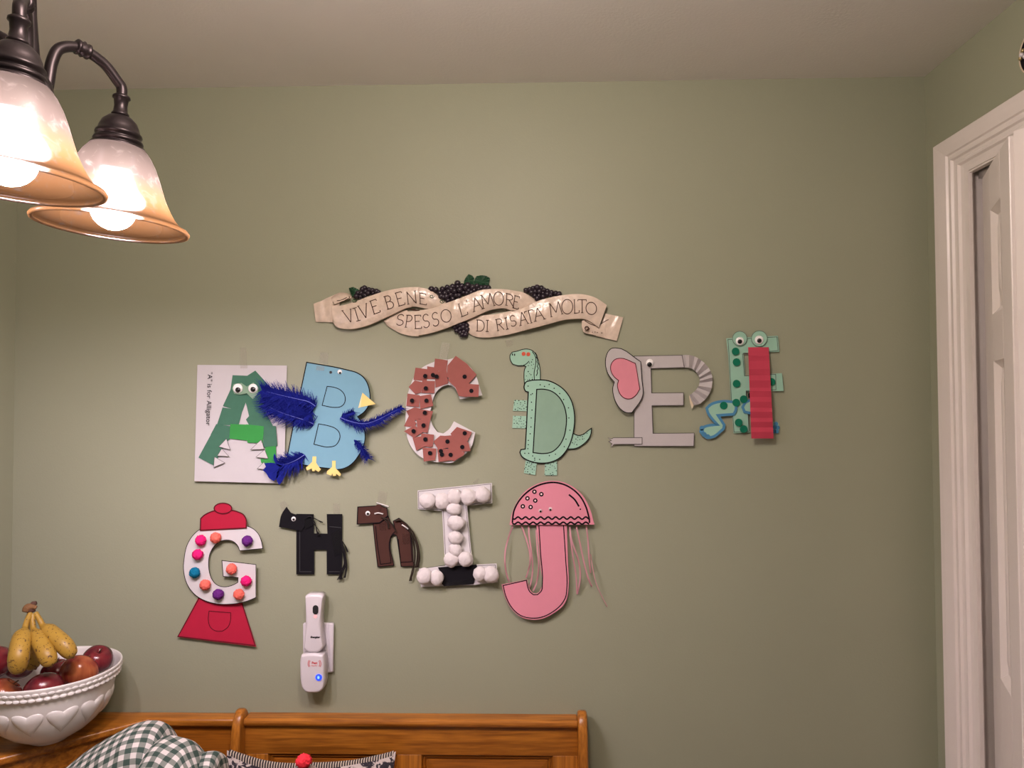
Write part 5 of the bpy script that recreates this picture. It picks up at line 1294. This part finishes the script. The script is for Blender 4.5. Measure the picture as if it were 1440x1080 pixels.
# ------------------------------------------------------------------ gingham cloth, cushion and hat on the bench seat
def gingham():
    mt = bpy.data.materials.new('green_gingham'); mt.use_nodes = True; nt = mt.node_tree; bs = nt.nodes['Principled BSDF']
    bs.inputs['Roughness'].default_value = 0.9; bs.inputs['Specular IOR Level'].default_value = 0.1
    uv = nt.nodes.new('ShaderNodeUVMap'); sp = nt.nodes.new('ShaderNodeSeparateXYZ'); nt.links.new(uv.outputs['UV'], sp.inputs[0])
    outs = []
    for ax in ('X', 'Y'):
        w = nt.nodes.new('ShaderNodeMath'); w.operation = 'MULTIPLY'; w.inputs[1].default_value = 1/0.0255; nt.links.new(sp.outputs[ax], w.inputs[0])
        fr_ = nt.nodes.new('ShaderNodeMath'); fr_.operation = 'FRACT'; nt.links.new(w.outputs[0], fr_.inputs[0])
        lt = nt.nodes.new('ShaderNodeMath'); lt.operation = 'LESS_THAN'; lt.inputs[1].default_value = 0.5; nt.links.new(fr_.outputs[0], lt.inputs[0]); outs.append(lt)
    ad = nt.nodes.new('ShaderNodeMath'); ad.operation = 'ADD'; nt.links.new(outs[0].outputs[0], ad.inputs[0]); nt.links.new(outs[1].outputs[0], ad.inputs[1])
    hf = nt.nodes.new('ShaderNodeMath'); hf.operation = 'MULTIPLY'; hf.inputs[1].default_value = 0.5; nt.links.new(ad.outputs[0], hf.inputs[0])
    r = nt.nodes.new('ShaderNodeValToRGB'); r.color_ramp.interpolation = 'CONSTANT'
    r.color_ramp.elements[0].position = 0.0; r.color_ramp.elements[0].color = (0.70, 0.66, 0.64, 1)
    r.color_ramp.elements[1].position = 0.25; r.color_ramp.elements[1].color = (0.24, 0.26, 0.235, 1)
    e = r.color_ramp.elements.new(0.75); e.color = (0.055, 0.088, 0.075, 1)
    nt.links.new(hf.outputs[0], r.inputs['Fac']); nt.links.new(r.outputs['Color'], bs.inputs['Base Color'])
    n = nt.nodes.new('ShaderNodeTexNoise'); n.inputs['Scale'].default_value = 900; tc = nt.nodes.new('ShaderNodeTexCoord'); nt.links.new(tc.outputs['Object'], n.inputs['Vector'])
    bp = nt.nodes.new('ShaderNodeBump'); bp.inputs['Strength'].default_value = 0.25; bp.inputs['Distance'].default_value = 0.001; nt.links.new(n.outputs['Fac'], bp.inputs['Height']); nt.links.new(bp.outputs['Normal'], bs.inputs['Normal'])
    return mt
M_ging = gingham()
def cloth_lobe(ridge, d, fall, out, seed, rot=0.0, back=True, wr=0.013, fo=None):
    """cloth hanging over a ridge (px outline at depth d): falls fall metres and swings out metres toward the room"""
    p = resample(ridge, 44); N = len(p)
    v = []; f = []; uv = []; M_ = 34
    u = 0; prev = None
    for i in range(N):
        c = P(p[i][0], p[i][1], d)
        if prev is not None: u += (c-prev).length
        prev = c
        for j in range(M_):
            s = (j-6)/(M_-7)                     # negative: the short side behind the ridge
            if s < 0:
                q = Vector((c.x, c.y+0.045*(-s*5)**0.8, c.z+fall*s*0.55))
                w = -abs(s)*fall
            else:
                a = s*PI/2
                q = Vector((c.x+0.02*s*(i/N-0.5), c.y-out*math.sin(a)**0.75, c.z-fall*(1-math.cos(a))*0.55-fall*0.45*s*s))
                w = s*math.hypot(fall, out)
            nz = mnoise.noise(Vector((u*14+seed*5, w*7, seed)))*wr*1.6+mnoise.noise(Vector((u*34, w*20, seed+3)))*wr*0.5
            k = min(1, abs(s)*4)
            q += Vector((0.0, -nz*k, nz*0.5*k))
            v.append(q)
            uu, ww = u+0.010*mnoise.noise(Vector((u*8, w*8, seed+9))), w
            uv.append((uu*math.cos(rot)-ww*math.sin(rot)+2, uu*math.sin(rot)+ww*math.cos(rot)+2))
    for i in range(N-1):
        for j in range(M_-1): f.append((i*M_+j, i*M_+j+1, (i+1)*M_+j+1, (i+1)*M_+j))
    return v, f, uv
lobes = [cloth_lobe([(62, 1104), (92, 1080), (125, 1054), (160, 1033), (190, 1018), (212, 1013), (228, 1015), (236, 1026), (240, 1040)], 0.21, 0.30, 0.13, 1, 0.10),
         cloth_lobe([(202, 1094), (207, 1072), (213, 1054), (222, 1041), (236, 1034), (250, 1036), (266, 1041), (276, 1053), (284, 1066), (292, 1090)], 0.262, 0.27, 0.12, 2, -0.35),
         cloth_lobe([(272, 1088), (278, 1068), (284, 1059), (296, 1056), (306, 1058), (311, 1068), (313, 1090)], 0.245, 0.25, 0.09, 3, 0.2)]
v = []; f = []; uv = []
for a, b, c in lobes:
    o = len(v); v += a; f += [tuple(i+o for i in q) for q in b]; uv += c
v = [Vector((q.x, min(q.y, -0.06), max(q.z, SEAT+0.004))) for q in v]
o = mk('gingham_cloth', v, f, M_ging, None, True, uv)
tag(o, 'green and white gingham cloth heaped in folds against the oak bench back', 'cloth')
s = o.modifiers.new('s', 'SOLIDIFY'); s.thickness = 0.0015

def toile():
    mt = bpy.data.materials.new('black_cream_toile'); mt.use_nodes = True; nt = mt.node_tree; bs = nt.nodes['Principled BSDF']
    bs.inputs['Roughness'].default_value = 0.9
    tc = nt.nodes.new('ShaderNodeTexCoord')
    n = nt.nodes.new('ShaderNodeTexNoise'); n.inputs['Scale'].default_value = 52; n.inputs['Detail'].default_value = 4; n.inputs['Distortion'].default_value = 1.6; nt.links.new(tc.outputs['Object'], n.inputs['Vector'])
    n2 = nt.nodes.new('ShaderNodeTexNoise'); n2.inputs['Scale'].default_value = 11; n2.inputs['Detail'].default_value = 1; nt.links.new(tc.outputs['Object'], n2.inputs['Vector'])
    ad = nt.nodes.new('ShaderNodeMath'); ad.operation = 'MULTIPLY_ADD'; ad.inputs[1].default_value = 0.7; nt.links.new(n2.outputs['Fac'], ad.inputs[0]); nt.links.new(n.outputs['Fac'], ad.inputs[2])
    r = nt.nodes.new('ShaderNodeValToRGB'); r.color_ramp.elements[0].position = 0.80; r.color_ramp.elements[0].color = (0.022, 0.018, 0.026, 1); r.color_ramp.elements[1].position = 0.84; r.color_ramp.elements[1].color = (0.52, 0.45, 0.42, 1)
    nt.links.new(ad.outputs[0], r.inputs['Fac']); nt.links.new(r.outputs['Color'], bs.inputs['Base Color'])
    return mt
M_toile = toile()
cus = thing('cushion', 'black and cream patterned cushion with striped edge leaning on the bench back', 'cushion', (-0.47, -0.15, SEAT))
tl_, tr_ = P(320, 1054, 0.085), P(557, 1056, 0.085)
def cush(u, w):      # u, w in -1..1; w = 1 top seam
    half = (tr_.x-tl_.x)/2; cx = (tr_.x+tl_.x)/2
    e = 1-0.045*(1-u*u); top_z = tl_.z
    hgt = top_z-(SEAT+0.012)
    edge_top = top_z-0.030*(1-u**4)*(1.0+0.35*math.sin(u*2.5+2.2))
    z = SEAT+0.012+(edge_top-SEAT-0.012)*(w+1)/2
    x = cx+half*u*(1-0.045*(1-w*w))
    y = -0.088-0.10*(1-(w+1)/2)
    return Vector((x, y, z))
v = []; f = []; n = 28
for side in (1, -1):
    for i in range(n+1):
        for j in range(n+1):
            u, w = -1+2*i/n, -1+2*j/n
            q = cush(u, w); th = 0.055*((1-u*u)*(1-w*w))**0.42
            q += Vector((0, -th if side > 0 else th*0.6, 0)); q += Vector((0, 0.006*mnoise.noise(q*14), 0)) if abs(u) < 0.98 and abs(w) < 0.98 else Vector((0, 0, 0))
            v.append(q)
w_ = n+1
for s in range(2):
    o = s*w_*w_
    for i in range(n):
        for j in range(n):
            q = (o+i*w_+j, o+(i+1)*w_+j, o+(i+1)*w_+j+1, o+i*w_+j+1); f.append(q if s == 0 else tuple(reversed(q)))
mk('cushion_cover', v, f, M_toile, cus, True)
M_ticking = bpy.data.materials.new('striped_ticking'); M_ticking.use_nodes = True
nt = M_ticking.node_tree; uvn = nt.nodes.new('ShaderNodeUVMap'); spx = nt.nodes.new('ShaderNodeSeparateXYZ'); nt.links.new(uvn.outputs['UV'], spx.inputs[0])
w1 = nt.nodes.new('ShaderNodeMath'); w1.operation = 'FRACT'; nt.links.new(spx.outputs['X'], w1.inputs[0])
w2 = nt.nodes.new('ShaderNodeMath'); w2.operation = 'LESS_THAN'; w2.inputs[1].default_value = 0.58; nt.links.new(w1.outputs[0], w2.inputs[0])
w3 = nt.nodes.new('ShaderNodeMix'); w3.data_type = 'RGBA'; w3.inputs['A'].default_value = (0.55, 0.47, 0.38, 1); w3.inputs['B'].default_value = (0.025, 0.02, 0.022, 1)
nt.links.new(w2.outputs[0], w3.inputs['Factor']); nt.links.new(w3.outputs['Result'], nt.nodes['Principled BSDF'].inputs['Base Color']); nt.nodes['Principled BSDF'].inputs['Roughness'].default_value = 0.9
v = []; f = []; uv = []; n = 60
for i in range(n+1):
    u = -0.97+1.94*i/n; q = cush(u, 1)
    hgt = 0.010*(1-u**6)*(1.0 if u < 0 else max(0.30, 1-1.4*u))+0.002
    for k, (dy, dz) in enumerate(((0.004, -0.004), (0.006, hgt*0.6), (0.002, hgt), (-0.004, hgt*0.55), (-0.006, -0.004))):
        v.append(q+Vector((0, dy, dz))); uv.append((i/n*64, k/4))
    if i: f += [((i-1)*5+k, i*5+k, i*5+k+1, (i-1)*5+k+1) for k in range(4)]
mk('striped_edge', v, f, M_ticking, cus, True, uv)

HD = 0.345
hat = thing('bobble_hat', 'grey knitted hat with a coral red pom-pom standing before the patterned cushion', 'hat', (P(428, 1064, HD).x, -HD, SEAT))
pc = P(427, 1070, HD)
M_knit = mat('grey_knit', (0.34, 0.29, 0.27), 0.95, 0.1, vary=0.5, vscale=160, bump=0.8, bscale=180)
hz = pc.z-0.010
lathe('knit_cap', [(0.0, hz), (0.012, hz-0.001), (0.024, hz-0.008), (0.036, hz-0.024), (0.05, hz-0.06), (0.062, hz-0.12), (0.068, hz-0.20), (0.070, SEAT+0.03), (0.074, SEAT+0.028), (0.074, SEAT+0.002), (0.066, SEAT+0.002)], M_knit, hat, (pc.x, pc.y, 0), 40)
ball('pom_pom', (pc.x, pc.y, pc.z), 0.0150, mat('coral_red_yarn', (0.90, 0.04, 0.06), 0.95, 0.1, vary=0.3, vscale=300), hat, 4, (1, 1, 0.80), fuzz(44))
